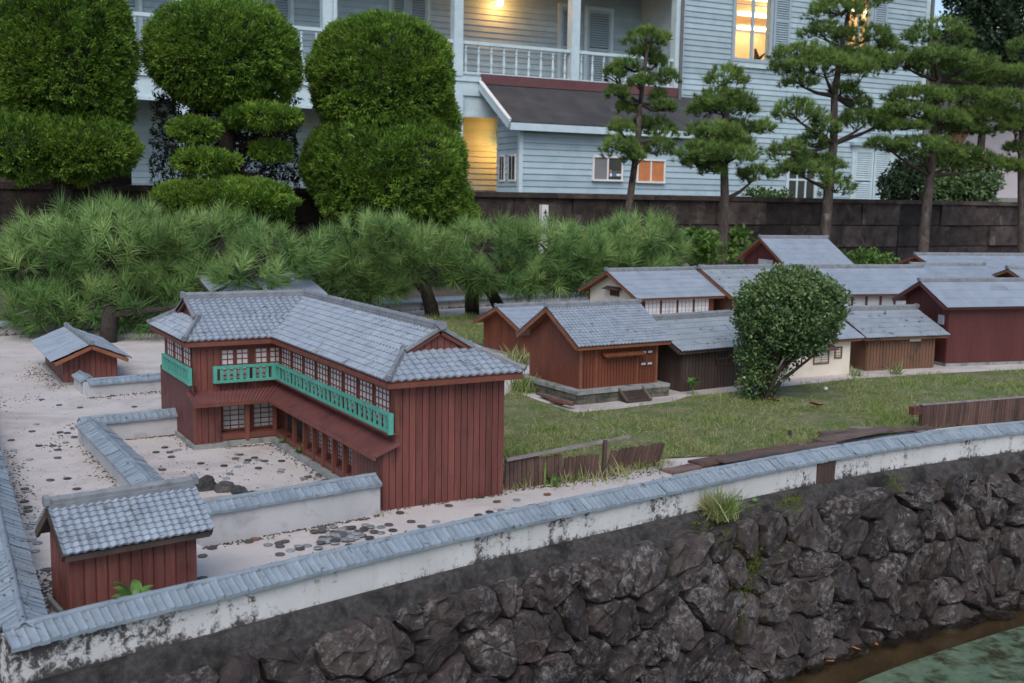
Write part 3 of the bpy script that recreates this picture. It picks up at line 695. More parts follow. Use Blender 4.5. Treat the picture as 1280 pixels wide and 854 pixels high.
B('corner_post', 'red_trim', MB().box(X0 - .006, X0 + .006, YG - .004, YG + .008, ZC, ZE - .003))
n = 9; p = (X0 - XW) / n                                                 # upper front boards of the short wing
for i in range(4): B('board', 'red_board', MB().box(XW + i * .022 + .001, XW + (i + 1) * .022 - .001, YS - .004, YS + .001, ZC, ZE - .003))
for i in range(4): B('board', 'red_board', MB().box(.874 + i * .022 + .001, .874 + (i + 1) * .022 - .001, 3.628 - .004, 3.629, 0.012, ZC - .01))
B('corner_post', 'red_trim', MB().box(XW - .004, XW + .006, YS - .006, YS + .004, ZC, ZE - .003)); B('corner_post', 'red_trim', MB().box(.870, .880, 3.622, 3.632, .012, ZC))
for i in range(20):                                                      # side of short wing, tight boards
    y = 3.632 + i * (YB - 3.632) / 20; B('board', 'barn_board', MB().box(.8715, .8745, y + .0006, y + (YB - 3.632) / 20 - .0006, .012, .215))
for i in range(9):                                                       # boards beside the verandah
    y = YG + i * .0237; B('board', 'red_board', MB().box(1.138, 1.1425, y + .001, y + .0227, .0, ZC - .012))
for i in range(46):
    y = YG + .01 + i * (3.66 - YG - .01) / 46; B('board', 'red_board', MB().box(X0 - .003, X0 + .001, y + .0008, y + (3.66 - YG - .01) / 46 - .0008, ZC + .012, .214))
for i in range(10):
    x = .975 + i * .021; B('board', 'red_board', MB().box(x + .0008, x + .0202, YS - .003, YS + .001, ZC + .012, .214))
# plinth, verandah floors, posts
B('plinth', 'plinth', MB().box(1.126, 1.20, 2.89, 3.66, -.002, .019)); B('plinth', 'plinth', MB().box(.965, 1.126, 3.61, 3.70, -.002, .019))
B('plinth', 'plinth', MB().box(.862, .982, 3.600, 3.66, -.002, .013)); B('plinth', 'plinth', MB().box(.862, .90, 3.66, YB, -.002, .013)); 
B('verandah_floor', 'red_trim', MB().box(1.147, 1.19, 2.885, 3.655, .032, .040)); B('verandah_floor', 'red_trim', MB().box(.962, 1.147, 3.618, 3.68, .032, .040))
B('floor_edge', 'red_trim', MB().box(1.142, 1.147, 2.885, 3.62, .022, .041)); B('floor_edge', 'red_trim', MB().box(.962, 1.142, 3.613, 3.618, .022, .041))
for y in (2.955, 3.042, 3.129, 3.216, 3.303, 3.405, 3.617): B('post', 'red_trim', MB().box(1.138, 1.150, y - .0055, y + .0055, .014, ZC - .008))
for x in (1.047,): B('post', 'red_trim', MB().box(x - .007, x + .007, 3.609, 3.623, .014, ZC - .008))
B('lintel', 'red_trim', MB().box(1.139, 1.149, 2.885, 3.61, ZC - .022, ZC - .008)); B('lintel', 'red_trim', MB().box(.962, 1.137, 3.611, 3.621, ZC - .022, ZC - .008))
# sliding paper windows
loc = lambda x, y: (x - 1.185, y - 2.67, 0)
for k in range(8):
    y1 = 3.655 - k * .1195; window(R, loc(X0, y1), (0, -1, 0), (-1, 0, 0), .108, .216, .326, 4, 6, 'red_trim', 'paper')
for x in (.974, 1.091):
    for q in (0, .0505): window(R, loc(x + q, YS), (1, 0, 0), (0, -1, 0), .0495, .216, .326, 2, 6, 'red_trim', 'paper')
for k in range(3): window(R, loc(XW, 4.06 - k * .125), (0, -1, 0), (-1, 0, 0), .112, .216, .332, 3, 5, 'red_trim', 'paper')
for y in (2.972, 3.059, 3.146, 3.233, 3.32): window(R, loc(X0, y + .056), (0, -1, 0), (-1, 0, 0), .056, .042, .142, 3, 7, 'red_trim', 'paper_dim')
for x in (.975, 1.082): window(R, loc(x, YS), (1, 0, 0), (0, -1, 0), .088, .042, .146, 3, 6, 'red_trim', 'paper_dim')
B('doorway', 'ink_and_dark_opening', MB().box(X0 - .004, X0 + .001, 3.43, 3.59, .042, .146))  # flat black panel: the open doorway's darkness put into its colour
for y in (3.665, 2.685): B('jamb', 'red_trim', MB().box(X0 - .006, X0, y - .006, y + .006, .21, ZE - .02))
B('head_beam', 'red_trim', MB().box(X0 - .010, X0, YG, 3.66, .330, .350)); B('head_beam', 'red_trim', MB().box(XW, X0 - .010, YS - .010, YS, .330, .350)); B('head_beam', 'red_trim', MB().box(XW - .010, XW, YS + .002, YB, .336, .352))
# canopy: ribbed red sheet round the inner corner
def canopy(P, nrib):
    a0, a1, b1, b0 = (Vector(p) for p in P)       # outer edge a0-a1, wall edge b0-b1
    mb = MB().poly([a0, a1, b1, b0], .005)
    B('canopy', 'canopy_red', mb, fixn=True); r = MB()
    for i in range(nrib):
        u = (i + .5) / nrib; s, e = a0.lerp(a1, u), b0.lerp(b1, u); r.bar(s + Vector((0, 0, .0012)), e + Vector((0, 0, .0012)), .004, .0032)
    tag(B('canopy_ribs', 'canopy_red', r, fixn=True), kind='stuff')
canopy([(1.112, 3.575, .158), (1.112, 2.650, .158), (X0, 2.650, .187), (X0, YS, .187)], 70)
canopy([(.858, 3.575, .158), (1.112, 3.575, .158), (X0, YS, .187), (.858, YS, .187)], 22)
B('canopy_edge', 'red_trim', MB().box(1.109, 1.115, 2.650, 3.575, .147, .158)); B('canopy_edge', 'red_trim', MB().box(.858, 1.109, 3.572, 3.578, .147, .158))
# balcony railings: posts, rails and balusters, each railing its own part
def railing(a, b_, nb, z0=.214, z1=.271):
    a = Vector(a); b_ = Vector(b_); d = (b_ - a); u = d.normalized()
    mid = (a + b_) / 2; up = Vector((0, 0, 1)); f = MB()
    for z, h in ((z0 + .004, .009), (z1 - .004, .009)): f.bar(a + up * z, b_ + up * z, .010, h)
    for q in (a, b_): f.bar(q + up * z0, q + up * (z1 + .001), .0125, .0125, u)
    fo = B('railing', 'teal', f, fixn=True)
    bm_ = MB().box(-.0025, .0025, -.0055, .0055, -(z1 - z0) / 2 + .008, (z1 - z0) / 2 - .008).mesh('baluster'); bm_.materials.append(MATS['teal'])
    iv = MW[fo.name].inverted()
    for i in range(1, nb):
        link('baluster', bm_, None, fo, iv @ (a + d * i / nb + up * (z0 + z1) / 2), (0, 0, math.atan2(u.y, u.x) + math.pi / 2))
    fl = MB().bar(a + up * (z0 - .001) , b_ + up * (z0 - .001), .0125, .004); iv2 = MW[fo.name].inverted(); 
railing((1.158, 3.637, 0), (1.158, 2.652, 0), 27); railing((.948, 3.643, 0), (1.150, 3.643, 0), 9); railing((.862, 4.02, 0), (.862, 3.635, 0), 11)
B('balcony_floor', 'red_trim', MB().box(1.153, X0, 2.653, 3.63, .211, .2165)); B('balcony_floor', 'red_trim', MB().box(.95, 1.153, 3.640, YS, .211, .2165)); B('balcony_floor', 'red_trim', MB().box(.867, XW, 3.64, 4.02, .211, .2165))
# roof: slopes with hip-and-gable ends
GZ = .418; GY = 2.765; GX = 0.925                                       # gable foot height, gable plane positions
def zs(x, e): return ZE + (ZR - ZE) * abs(x - e) / (RX - EXL)
gxl = EXL + (RX - EXL) * (GZ - ZE) / (ZR - ZE); gxr = EXR - (EXR - RX) * (GZ - ZE) / (ZR - ZE)
gyf = EYS + (RY - EYS) * (GZ - ZE) / (ZR - ZE); gyb = EYB - (EYB - RY) * (GZ - ZE) / (ZR - ZE)
def roof_face(name, quad, pu=.0235, pv=.0225, th=.010):
    d = MB().poly([Vector(q) for q in quad], th); ro = B(name, 'red_trim', d, fixn=True)
    t_ = slope_tiles(*quad, pu, pv, .0028, .0036, lift=.004); iv = MW[ro.name].inverted(); t_.v = [iv @ v for v in t_.v]
    tag(t_.build('roof_tiles', 'tile', ro), kind='stuff')
# west slope of the long wing: valley to the short wing at one end, gable at the other (two pieces: under and above the gable foot)
gv = lambda z: EYS + (RY - EYS) * (z - ZE) / (ZR - ZE)
roof_face('roof', [(EXL, EYS, ZE), (EXL, EYF, ZE), (gxl, GY, GZ), (gxl, gv(GZ), GZ)])
roof_face('roof', [(gxl, gv(GZ), GZ), (gxl, GY - .012, GZ), (RX, GY - .012, ZR), (RX, RY, ZR)])
roof_face('roof', [(EXR, EYF, ZE), (EXR, EYB, ZE), (gxr, gyb, GZ), (gxr, GY, GZ)]); roof_face('roof', [(gxr, GY - .012, GZ), (gxr, gyb, GZ), (RX, RY, ZR), (RX, GY - .012, ZR)])
roof_face('roof', [(EXL, EYF, ZE), (EXR, EYF, ZE), (gxr, GY, GZ), (gxl, GY, GZ)], .0245, .023)
gxs = lambda z: EXL + (RX - EXL) * (z - ZE) / (ZR - ZE)
roof_face('roof', [(ESL, EYS, ZE), (EXL, EYS, ZE), (gxs(GZ), gyf, GZ), (GX, gyf, GZ)]); roof_face('roof', [(GX - .012, gyf, GZ), (gxs(GZ), gyf, GZ), (RX, RY, ZR), (GX - .012, RY, ZR)])
roof_face('roof', [(EXR, EYB, ZE), (ESL, EYB, ZE), (GX, gyb, GZ), (gxr, gyb, GZ)]); roof_face('roof', [(gxr, gyb, GZ), (GX - .012, gyb, GZ), (GX - .012, RY, ZR), (RX, RY, ZR)])
roof_face('roof', [(ESL, EYB, ZE), (ESL, EYS, ZE), (GX, gyf, GZ), (GX, gyb, GZ)], .0245, .023)
mb = MB().poly([(gxl, GY + .004, GZ), (gxr, GY + .004, GZ), (RX, GY + .004, ZR - .004)], .004); B('gable', 'red_board', mb, fixn=True)
n = 10; p = (gxr - gxl) / n
for i in range(n):
    a, b_ = gxl + i * p + .001, gxl + (i + 1) * p - .001; tz = lambda x: GZ + (ZR - GZ - .012) * (1 - abs(x - RX) / (RX - gxl))
    B('board', 'red_board', MB().hexa([(a, GY, GZ), (b_, GY, GZ), (b_, GY + .004, GZ), (a, GY + .004, GZ), (a, GY, tz(a)), (b_, GY, tz(b_)), (b_, GY + .004, tz(b_)), (a, GY + .004, tz(a))]), fixn=True)
mb = MB().poly([(GX + .004, gyb, GZ), (GX + .004, gyf, GZ), (GX + .004, RY, ZR - .004)], .004); B('gable', 'red_board', mb, fixn=True)
for a, b_ in (((RX, GY - .016, ZR + .005), (RX, RY, ZR + .005)), ((GX - .016, RY, ZR + .005), (RX, RY, ZR + .005))): B('ridge', 'ridge', ridge_mb(MB(), a, b_, .024, .020), fixn=True)
for a, b_ in (((EXL, EYF, ZE + .006), (gxl, GY, GZ + .006)), ((EXR, EYF, ZE + .006), (gxr, GY, GZ + .006)), ((ESL, EYS, ZE + .006), (GX, gyf, GZ + .006)), ((ESL, EYB, ZE + .006), (GX, gyb, GZ + .006))):
    B('hip_ridge', 'ridge', ridge_mb(MB(), a, b_, .016, .013, 1.7), fixn=True)
for a, b_ in (((gxl, GY - .013, GZ + .006), (RX, GY - .013, ZR + .006)), ((gxr, GY - .013, GZ + .006), (RX, GY - .013, ZR + .006)), ((GX - .013, gyf, GZ + .006), (GX - .013, RY, ZR + .006)), ((GX - .013, gyb, GZ + .006), (GX - .013, RY, ZR + .006))):
    B('gable_edge', 'ridge', ridge_mb(MB(), a, b_, .010, .008, 0), fixn=True)
for (x0, x1, y0, y1) in ((EXL - .001, EXR + .001, EYF - .001, EYF + .007), (EXL - .001, EXL + .007, EYF + .007, EYS), (ESL, EXL, EYS - .001, EYS + .007), (ESL - .001, ESL + .007, EYS + .007, EYB)):
    B('fascia', 'red_trim', MB().box(x0, x1, y0, y1, ZE - .020, ZE - .006))
B('soffit', 'red_trim', MB().box(EXL + .007, EXR - .007, EYF + .007, YG, ZE - .012, ZE - .008)); B('soffit', 'red_trim', MB().box(EXL + .007, X0, YG, EYS, ZE - .012, ZE - .008))
B('soffit', 'red_trim', MB().box(ESL + .007, X0, EYS + .007, YS, ZE - .012, ZE - .008)); B('soffit', 'red_trim', MB().box(ESL + .007, XW, YS, YB, ZE - .012, ZE - .008))

# ---- other model houses
ry = rad(7.5)
h = simple_house('storehouse', 'small red storehouse with big pale blue roof tiles in the front corner', (.288, 2.222), ry, .255, .135, .153, .223, 'red_board', 'dark_board', 'tile', .030, .018, 0.0, .0168, .0135, .0022, .0034, (.020, .018), .023, True, indiv_tiles=True, base='plinth', foot=.012)
# gatehouse ridge runs away from the camera: local x axis points along +Y
h = simple_house('gatehouse', 'little red gatehouse with grey tile roof at the back of the yard', (.885, 5.10), rad(90), .62, .225, .112, .178, 'red_board', 'orange_trim', 'tile_sheet', .04, .06, 0.0, .026, .10, .0028, .002, (.022, .016), .022, False, base='plinth', foot=.01)
h = simple_house('storehouse', 'orange brown board storehouse standing on a stone plinth', (2.518, 3.782), rad(1.5), .405, .395, .243, .384, 'orange_board', 'orange_trim', 'tile', .04, .045, .056, .0185, .0185, .0024, .0028, (.022, .018), .0155, False)
mb = MB().box(-.05, .445, -.055, .44, .042, .056); mb.build('plinth_slab', 'plinth', h)
MB().box(-.040, .435, -.045, .43, -.01, .043).build('plinth_core', 'plinth_stone', h)
for row in range(2):
    x = -.048 - (0.02 if row else 0)
    while x < .44:
        wd = U(.045, .075); a, b_ = max(x, -.048), min(x + wd, .443)
        if b_ - a > .01: MB().box(a + .001, b_ - .001, -.053 + U(0, .004), -.040, -.002 + row * .0225, .0205 + row * .0225 - .001).build('stone', 'plinth_stone', h)
        x += wd
    y = -.048
    while y < .43:
        wd = U(.045, .075); b_ = min(y + wd, .43)
        if b_ - y > .01: MB().box(-.048 + U(0, .004), -.038, y + .001, b_ - .001, -.002 + row * .0225, .0205 + row * .0225 - .001).build('stone', 'plinth_stone', h)
        y += wd
for k in range(4): MB().box(.17, .29, -.115 + k * .0155, -.050, -.001 + k * .011, .0098 + k * .011).build('step', 'dark_board', h)
for x in (.165, .292): MB().bar((x, -.118, .006), (x, -.05, .054), .008, .010).build('stair_cheek', 'plinth_stone', h)
aw = MB().poly([(.10, -.045, .192), (.315, -.045, .192), (.315, -.003, .207), (.10, -.003, .207)], .004); ao = aw.build('awning', 'orange_board', h, fixn=True)
rb = MB()
for k in range(14): u = .10 + .215 * (k + .5) / 14; rb.bar((u, -.045, .194), (u, -.004, .209), .006, .004)
iv = MW[ao.name].inverted() @ MW[h.name]; rb.v = [iv @ v for v in rb.v]; tag(rb.build('awning_ribs', 'orange_trim', ao, fixn=True), kind='stuff')
for x in (.125, .29): MB().bar((x, -.003, .176), (x, -.034, .190), .005, .005).build('bracket', 'orange_trim', h)
for z0_, z1_ in ((.186, .204), (.135, .153)):
    for x in (.314, .349): window(h, (x, -.0035, 0), (1, 0, 0), (0, -1, 0), .035, z0_, z1_, 1, 1, 'dark_board', 'paper', fw=.004)
for x in (0, .405): MB().box(x - .005, x + .005, -.006, .004, .056, .25).build('corner_post', 'orange_trim', h)
MB().box(.075, .081, -.0055, -.002, .056, .245).build('door_jamb', 'orange_trim', h); MB().box(.295, .301, -.0055, -.002, .056, .245).build('door_jamb', 'orange_trim', h)

h = simple_house('shed', 'plain red brown shed half behind the storehouse on the plinth', (2.945, 4.975), rad(2), .52, .42, .155, .256, 'orange_board', 'orange_trim', 'tile_sheet', .04, .045, 0, .02, .05, .002, .002, (.02, .016), .018, base='plinth', foot=.012)
h = simple_house('paper_window_house', 'house with cream gable and a row of white paper windows', (3.845, 5.175), rad(-1.5), .56, .54, .281, .418, 'orange_board', 'orange_trim', 'tile_sheet', .045, .05, 0, .02, .06, .0022, .002, (.024, .018), gable_wall='cream')
for k in range(4): window(h, (.045 + k * .122, 0, 0), (1, 0, 0), (0, -1, 0), .112, .14, .272, 4, 5, 'orange_trim', 'sign_white', bw=.0009, fw=.0022)
MB().poly([(-.045, .335, .312), (-.045, .165, .312), (-.002, .165, .327), (-.002, .335, .327)], .004).build('awning', 'dark_board', h, fixn=True)
window(h, (-.001, .30, 0), (0, -1, 0), (-1, 0, 0), .10, .27, .312, 4, 2, 'orange_trim', 'dark_board')
for y in (.0, .535): MB().box(-.004, .006, y - .006, y + .006, 0, .29).build('corner_post', 'orange_trim', h)
h = simple_house('brown_house', 'brown house with pale blue roof directly behind the round bush', (4.50, 5.09), rad(-4), .62, .56, .281, .425, 'brown_board', 'orange_trim', 'tile_dirty', .04, .05, 0, .02, .06, .0022, .002, (.026, .022), .022)
MB().box(.07, .20, -.006, -.002, .22, .25).build('name_board', 'sign_white', h)
h = simple_house('long_house', 'long low house with white panel wall and dark posts', (5.235, 4.985), rad(-14), .80, .56, .281, .425, 'plaster', 'orange_trim', 'tile_sheet', .04, .05, 0, .018, .08, .0018, .0015, (.026, .02))
for k in range(8): MB().box(.03 + k * .105, .044 + k * .105, -.006, -.001, 0, .28).build('post', 'dark_board', h)
h = simple_house('tall_house', 'tall dark red house standing highest at the back of the model village', (6.02, 6.22), rad(-13), .50, .66, .384, .568, 'barn_board', 'orange_trim', 'tile_sheet', .045, .05, 0, .018, .08, .0018, .0015, (.026, .02))
MB().box(-.006, -.002, .20, .42, .345, .40).build('panel', 'plaster', h); MB().box(-.008, -.002, .305, .315, .345, .40).build('panel_bar', 'white_trim', h)
h = simple_house('dark_shed', 'dark weathered board shed with dirty roof right behind the plinth storehouse', (3.075, 3.80), rad(4), .50, .43, .192, .303, 'dark_board', 'dark_board', 'tile_dirty', .035, .045, 0, .02, .05, .0022, .002, (.034, .022), .02, knob=0)
for k in range(8): MB().box(.215 + k * .012, .219 + k * .012, -.008, -.002, .112, .134).build('bar', 'weathered', h)
MB().box(.205, .315, -.005, -.003, .108, .138).build('vent', 'ink_and_dark_opening', h); MB().box(.20, .32, -.009, -.003, .134, .139).build('vent_frame', 'weathered', h); MB().box(.20, .32, -.009, -.003, .107, .112).build('vent_frame', 'weathered', h)  # vent is a flat black panel, the gap's darkness put into its colour
h = simple_house('cream_house', 'cream plaster house with small brown framed windows beside the bush', (3.78, 3.865), rad(-1), .415, .36, .186, .285, 'cream', 'orange_trim', 'tile_sheet', .035, .04, 0, .018, .06, .0018, .0015, (.022, .016))
window(h, (.305, 0, 0), (1, 0, 0), (0, -1, 0), .052, .082, .142, 4, 4, 'brown_board', 'cream', bw=.0016, fw=.007)
window(h, (.165, 0, 0), (1, 0, 0), (0, -1, 0), .105, .060, .128, 2, 6, 'brown_board', 'cream', bw=.0016, fw=.007)
MB().poly([(.14, -.045, .136), (.29, -.045, .136), (.29, -.003, .156), (.14, -.003, .156)], .004).build('awning', 'weathered', h, fixn=True)
h = simple_house('brown_shed', 'brown board shed with leaf speckled roof left of the big red barn', (4.345, 3.885), rad(-9), .435, .43, .178, .290, 'brown_board', 'brown_board', 'tile_dirty', .04, .045, 0, .02, .05, .002, .002, (.03, .02), .020)
MB().box(.265, .335, -.008, -.002, .145, .162).build('name_plate', 'sign_white', h)
h = simple_house('red_barn', 'large dark red barn with long roof at the right picture edge', (4.878, 3.822), rad(-13), 1.0, .36, .322, .437, 'barn_board', 'barn_board', 'tile_sheet', .04, .055, 0, .018, .08, .0018, .0015, (.024, .016), .0115, base='plinth', foot=.015)
MB().box(-.008, -.003, .03, .075, .22, .27).build('panel', 'plaster', h)
h = simple_house('grey_roof_house', 'low house showing only its grey roof behind the red barn', (6.24, 5.02), rad(-22), .45, .50, .335, .425, 'barn_board', 'orange_trim', 'tile_sheet', .04, .05, 0, .018, .08, .0018, .0015, (.026, .02))
h = simple_house('far_long_house', 'farthest long house with orange gable at the right behind the barn', (7.08, 5.62), rad(-17), 1.5, .62, .342, .452, 'orange_board', 'orange_trim', 'tile_sheet', .045, .05, 0, .018, .1, .0018, .0015, (.026, .02))
h = simple_house('small_gabled_house', 'small gable cut off by the right picture edge above the barn roof', (6.62, 4.55), rad(-20), .9, .40, .345, .425, 'orange_board', 'orange_trim', 'tile_sheet', .04, .05, 0, .018, .1, .0018, .0015, (.03, .02))
h = simple_house('rear_house', 'house showing a patch of grey roof between the pines and the two storey house', (1.66, 6.17), rad(0), .56, .66, .258, .347, 'barn_board', 'dark_board', 'tile_sheet', .04, .05, 0, .018, .08, .0016, .0015, (.024, .016))

# ------------------------------------------------------------------ stone block wall behind the garden
sw = thing('block_wall', 'dark weathered stone block wall running behind the trees below the pale blue house', 'stone wall', (6, 11, 0))
MB().box(-8, 26, 11.03, 11.4, -.1, .86).build('wall_core', 'block_stone', sw, world=True)
z = -.06
for row, hh in enumerate((.30, .31, .31)):
    x = -6 + (row % 2) * .45
    while x < 24:
        wd = U(.75, 1.15)
        if x > -1.5 and x < 20: MB().box(x + .010, x + wd - .010, 10.975 + U(-.02, .03), 11.05, z + .009, z + hh - .009).build('block', 'block_stone', sw, world=True)
        x += wd
    z += hh
x = -6
while x < 24:
    wd = U(1.0, 1.6); MB().box(x + .004, x + wd - .004, 10.94, 11.42, z, z + .055 + U(0, .008)).build('coping', 'block_stone', sw, world=True); x += wd
x = -4
while x < 2.05:                                  # the taller stretch behind the round shrubs at the left
    wd = U(.6, .9); MB().box(x + .005, min(x + wd, 2.1), 10.99 + U(-.01, .01), 11.38, z + .06, z + .21).build('block', 'block_stone', sw, world=True); x += wd

# ------------------------------------------------------------------ the pale blue clapboard house
WX, WY, WA = 13.5, 24.5, rad(-3)
WM = Matrix.Translation((WX, WY, 0)) @ Matrix.Rotation(WA, 4, 'Z'); WI = WM.inverted()
def wl(px, py, yl=0.0):
    o = WI @ CP; d = WI.to_3x3() @ ray(px, py); return o + d * ((yl - o.y) / d.y)
H = thing('clapboard_house', 'large pale blue clapboard house with white balustraded veranda', 'house', (WX, WY, 0), WA)
def HB(name, m, mb, **k): return mb.build(name, m, H, **k)
XR = wl(1160, 30).x                       # right corner of the projecting wing
XV = wl(849, 50).x                        # veranda's right end = wing's left end
BK = 1.9                                  # depth of the veranda
HB('wall', 'clapboard', MB().box(-22, XV, BK, BK + 6, .4, 9)); 
OPEN = [(wl(918, 40).x, wl(961, 40).x, 4.86, 7.1), (wl(1058, 40).x, wl(1086, 40).x, 5.30, 7.1)]
xs = [XV, OPEN[0][0], OPEN[0][1], OPEN[1][0], OPEN[1][1], XR]
for i in range(5):                        # front wall of the wing, left open at the two lit windows
    if i % 2 == 0: HB('wall', 'clapboard', MB().box(xs[i], xs[i + 1], .02, .14, .4, 9))
    else: HB('wall', 'clapboard', MB().box(xs[i], xs[i + 1], .02, .14, .4, OPEN[i // 2][2])); HB('wall', 'clapboard', MB().box(xs[i], xs[i + 1], .02, .14, 7.1, 9))
HB('wall', 'clapboard', MB().box(XR - .12, XR, .14, BK + 6, .4, 9)); HB('wall', 'clapboard', MB().box(XV, XR - .12, BK + 5.9, BK + 6, .4, 9)); HB('wall', 'clapboard', MB().box(XV, XV + .12, .14, BK + 5.9, .4, 9))
HB('room', 'room_wall', MB().add([(XV + .14, .16, 4.1), (XR - .14, .16, 4.1), (XR - .14, 7.7, 4.1), (XV + .14, 7.7, 4.1), (XV + .14, .16, 7.15), (XR - .14, .16, 7.15), (XR - .14, 7.7, 7.15), (XV + .14, 7.7, 7.15)], [(0, 1, 2, 3), (7, 6, 5, 4), (1, 5, 6, 2), (2, 6, 7, 3), (3, 7, 4, 0)]))
for y_ in (2.5, 4.9, 7.2):
    for x_ in (XV + 2.2, XV + 4.4, XV + 6.6, XV + 8.4): HB('tube_lamp', 'tube_light', MB().box(x_ - .75, x_ + .75, y_ - .07, y_ + .07, 7.05, 7.12))
for x_ in (XV + 2.6, XV + 6.6):
    l = bpy.data.lights.new('room_light', 'POINT'); l.energy = 95; l.color = (1, .74, .42); l.shadow_soft_size = .4
    o = bpy.data.objects.new('room_light', l); COL.objects.link(o); o.location = WM @ Vector((x_, 3.6, 6.7)); tag(o, kind='helper')
pq = wl(946, 70, .5); HB('house_plant', 'bark_dark', MB().tube([(pq.x, .5, 4.6), (pq.x, .5, 5.0), (pq.x - .07, .5, 5.25)], [.05, .09, .03], 6).tube([(pq.x, .5, 4.9), (pq.x + .3, .5, 5.15)], [.06, .02], 6))

HB('roof', 'shed_roof', MB().add([(-23, -1, 9), (XR + 1, -1, 9), (XR + 1, BK + 7, 9), (-23, BK + 7, 9), (-19, 3.5, 11.5), (XR - 3, 3.5, 11.5)], [(0, 1, 5, 4), (1, 2, 5), (2, 3, 4, 5), (3, 0, 4), (3, 2, 1, 0)]))
def clap(parent, x0, x1, y, z0, z1, pitch, name='clapboard', holes=()):
    n = int((z1 - z0) / pitch); X0_, X1_ = x0, x1
    for i in range(n):
        a = z0 + i * pitch; cuts = [X0_]
        for h in holes:
            if a + pitch > h[2] and a < h[3]: cuts += [h[0], h[1]]
        cuts.append(X1_)
        for x0, x1 in zip(cuts[::2], cuts[1::2]): MB().add([(x0, y - .030, a), (x1, y - .030, a), (x1, y - .004, a + pitch), (x0, y - .004, a + pitch), (x0, y + .01, a), (x1, y + .01, a), (x1, y + .01, a + pitch), (x0, y + .01, a + pitch)],
                 [(0, 1, 2, 3), (4, 7, 6, 5), (0, 4, 5, 1), (3, 2, 6, 7), (0, 3, 7, 4), (1, 5, 6, 2)]).build(name, 'clapboard', parent)
clap(H, -14, XV, BK, .75, 3.45, .15); clap(H, -14, XV, BK, 3.9, 8.0, .15); clap(H, XV + .14, XR - .12, .02, .6, 8.0, .15, holes=OPEN)
HB('side_wall', 'clapboard', MB().box(XV - .02, XV, .1, BK, .4, 8.5))
for x in (XV + .07, XR - .06): HB('corner_board', 'white_trim', MB().box(x - .07, x + .07, -.035, .05, .4, 8.5))
# veranda: floor, beam, posts, rails, balusters
PX = [wl(571, 50).x, wl(717, 50).x, wl(846, 50).x]; sp = PX[1] - PX[0]; PX = [PX[0] - sp * k for k in (4, 3, 2, 1)] + PX
HB('veranda_floor', 'ceiling', MB().box(-14, XV, -.02, BK, 3.72, 3.80)); HB('floor_edge', 'white_trim', MB().box(-14, XV, -.10, -.02, 3.70, 3.82))
HB('beam', 'white_trim', MB().box(-14, XV, -.06, .08, 3.36, 3.70)); HB('veranda_ceiling', 'ceiling', MB().box(-14, XV, .0, BK, 6.75, 6.85)); HB('beam', 'white_trim', MB().box(-14, XV, -.06, .08, 6.4, 6.75))
for x in PX: HB('post', 'white_trim', MB().box(x - .12, x + .12, -.12, .12, 3.82, 6.4)); HB('post', 'white_trim', MB().box(x - .13, x + .13, -.13, .13, .4, 3.36))
bal = MB().lathe([(.035, -.36), (.035, -.25), (.022, -.22), (.042, -.12), (.03, .02), (.02, .14), (.038, .18), (.022, .21), (.035, .25), (.035, .36)], 8).mesh('baluster'); bal.materials.append(MATS['white_trim'])
for a, b_ in zip(PX, PX[1:]):
    HB('top_rail', 'white_trim', MB().box(a + .12, b_ - .12, -.06, .06, 4.60, 4.68)); HB('bottom_rail', 'white_trim', MB().box(a + .12, b_ - .12, -.045, .045, 3.88, 3.94))
    n = 9
    for i in range(n): link('baluster', bal, None, H, (a + (b_ - a) * (i + .7) / (n + .4), 0, 4.27))
    HB('frieze_panel', 'white_trim', MB().box(a + .13, b_ - .13, .0, .05, 2.88, 3.36)); HB('frieze_rail', 'white_trim', MB().box(a + .13, b_ - .13, -.04, .0, 2.84, 2.92))
def louver(x0, x1, y, z0, z1, name='louver_door', sash_m='shutter', n=None):
    f = MB().box(x0, x0 + .07, y - .05, y, z0, z1).box(x1 - .07, x1, y - .05, y, z0, z1).box(x0 + .07, x1 - .07, y - .05, y, z0, z0 + .09).box(x0 + .07, x1 - .07, y - .05, y, z1 - .09, z1).box(x0 + .07, x1 - .07, y - .05, y, (z0 + z1) / 2 - .04, (z0 + z1) / 2 + .04)
    fo = HB(name, sash_m, f); c = fo.location; s = MB(); z = z0 + .11
    while z < z1 - .12:
        if abs(z + .03 - (z0 + z1) / 2) > .06: s.add([(x0 + .07 - c.x, y - .045 - c.y, z - c.z), (x1 - .07 - c.x, y - .045 - c.y, z - c.z), (x1 - .07 - c.x, y - .01 - c.y, z + .055 - c.z), (x0 + .07 - c.x, y - .01 - c.y, z + .055 - c.z)], [(0, 1, 2, 3)])
        z += .065
    tag(s.build('slats', sash_m, fo), kind='stuff'); MB().box(x0 + .07 - c.x, x1 - .07 - c.x, y - .004 - c.y, y + .0 - c.y, z0 + .09 - c.z, z1 - .09 - c.z).build('backing', 'metal_pipe', fo)
    return fo
def frame(x0, x1, y, z0, z1, wd=.10, m='white_trim', name='frame', parent=None):
    return MB().box(x0 - wd, x0, y - .05, y + .02, z0, z1).box(x1, x1 + wd, y - .05, y + .02, z0, z1).box(x0 - wd, x1 + wd, y - .06, y + .02, z1, z1 + wd).box(x0 - wd, x1 + wd, y - .07, y + .02, z0 - wd, z0).build(name, m, parent or H)
yb = BK - .035
for a, b_ in ((733, 762), (316, 338), (341, 363), (152, 174), (489, 507), (511, 533), (700, 712), (40, 70)):
    A, Bq = wl(a, 60, yb).x, wl(b_, 60, yb).x; frame(A, Bq, yb, 3.95, 6.1, .09); louver(A, Bq, yb, 3.95, 6.1)
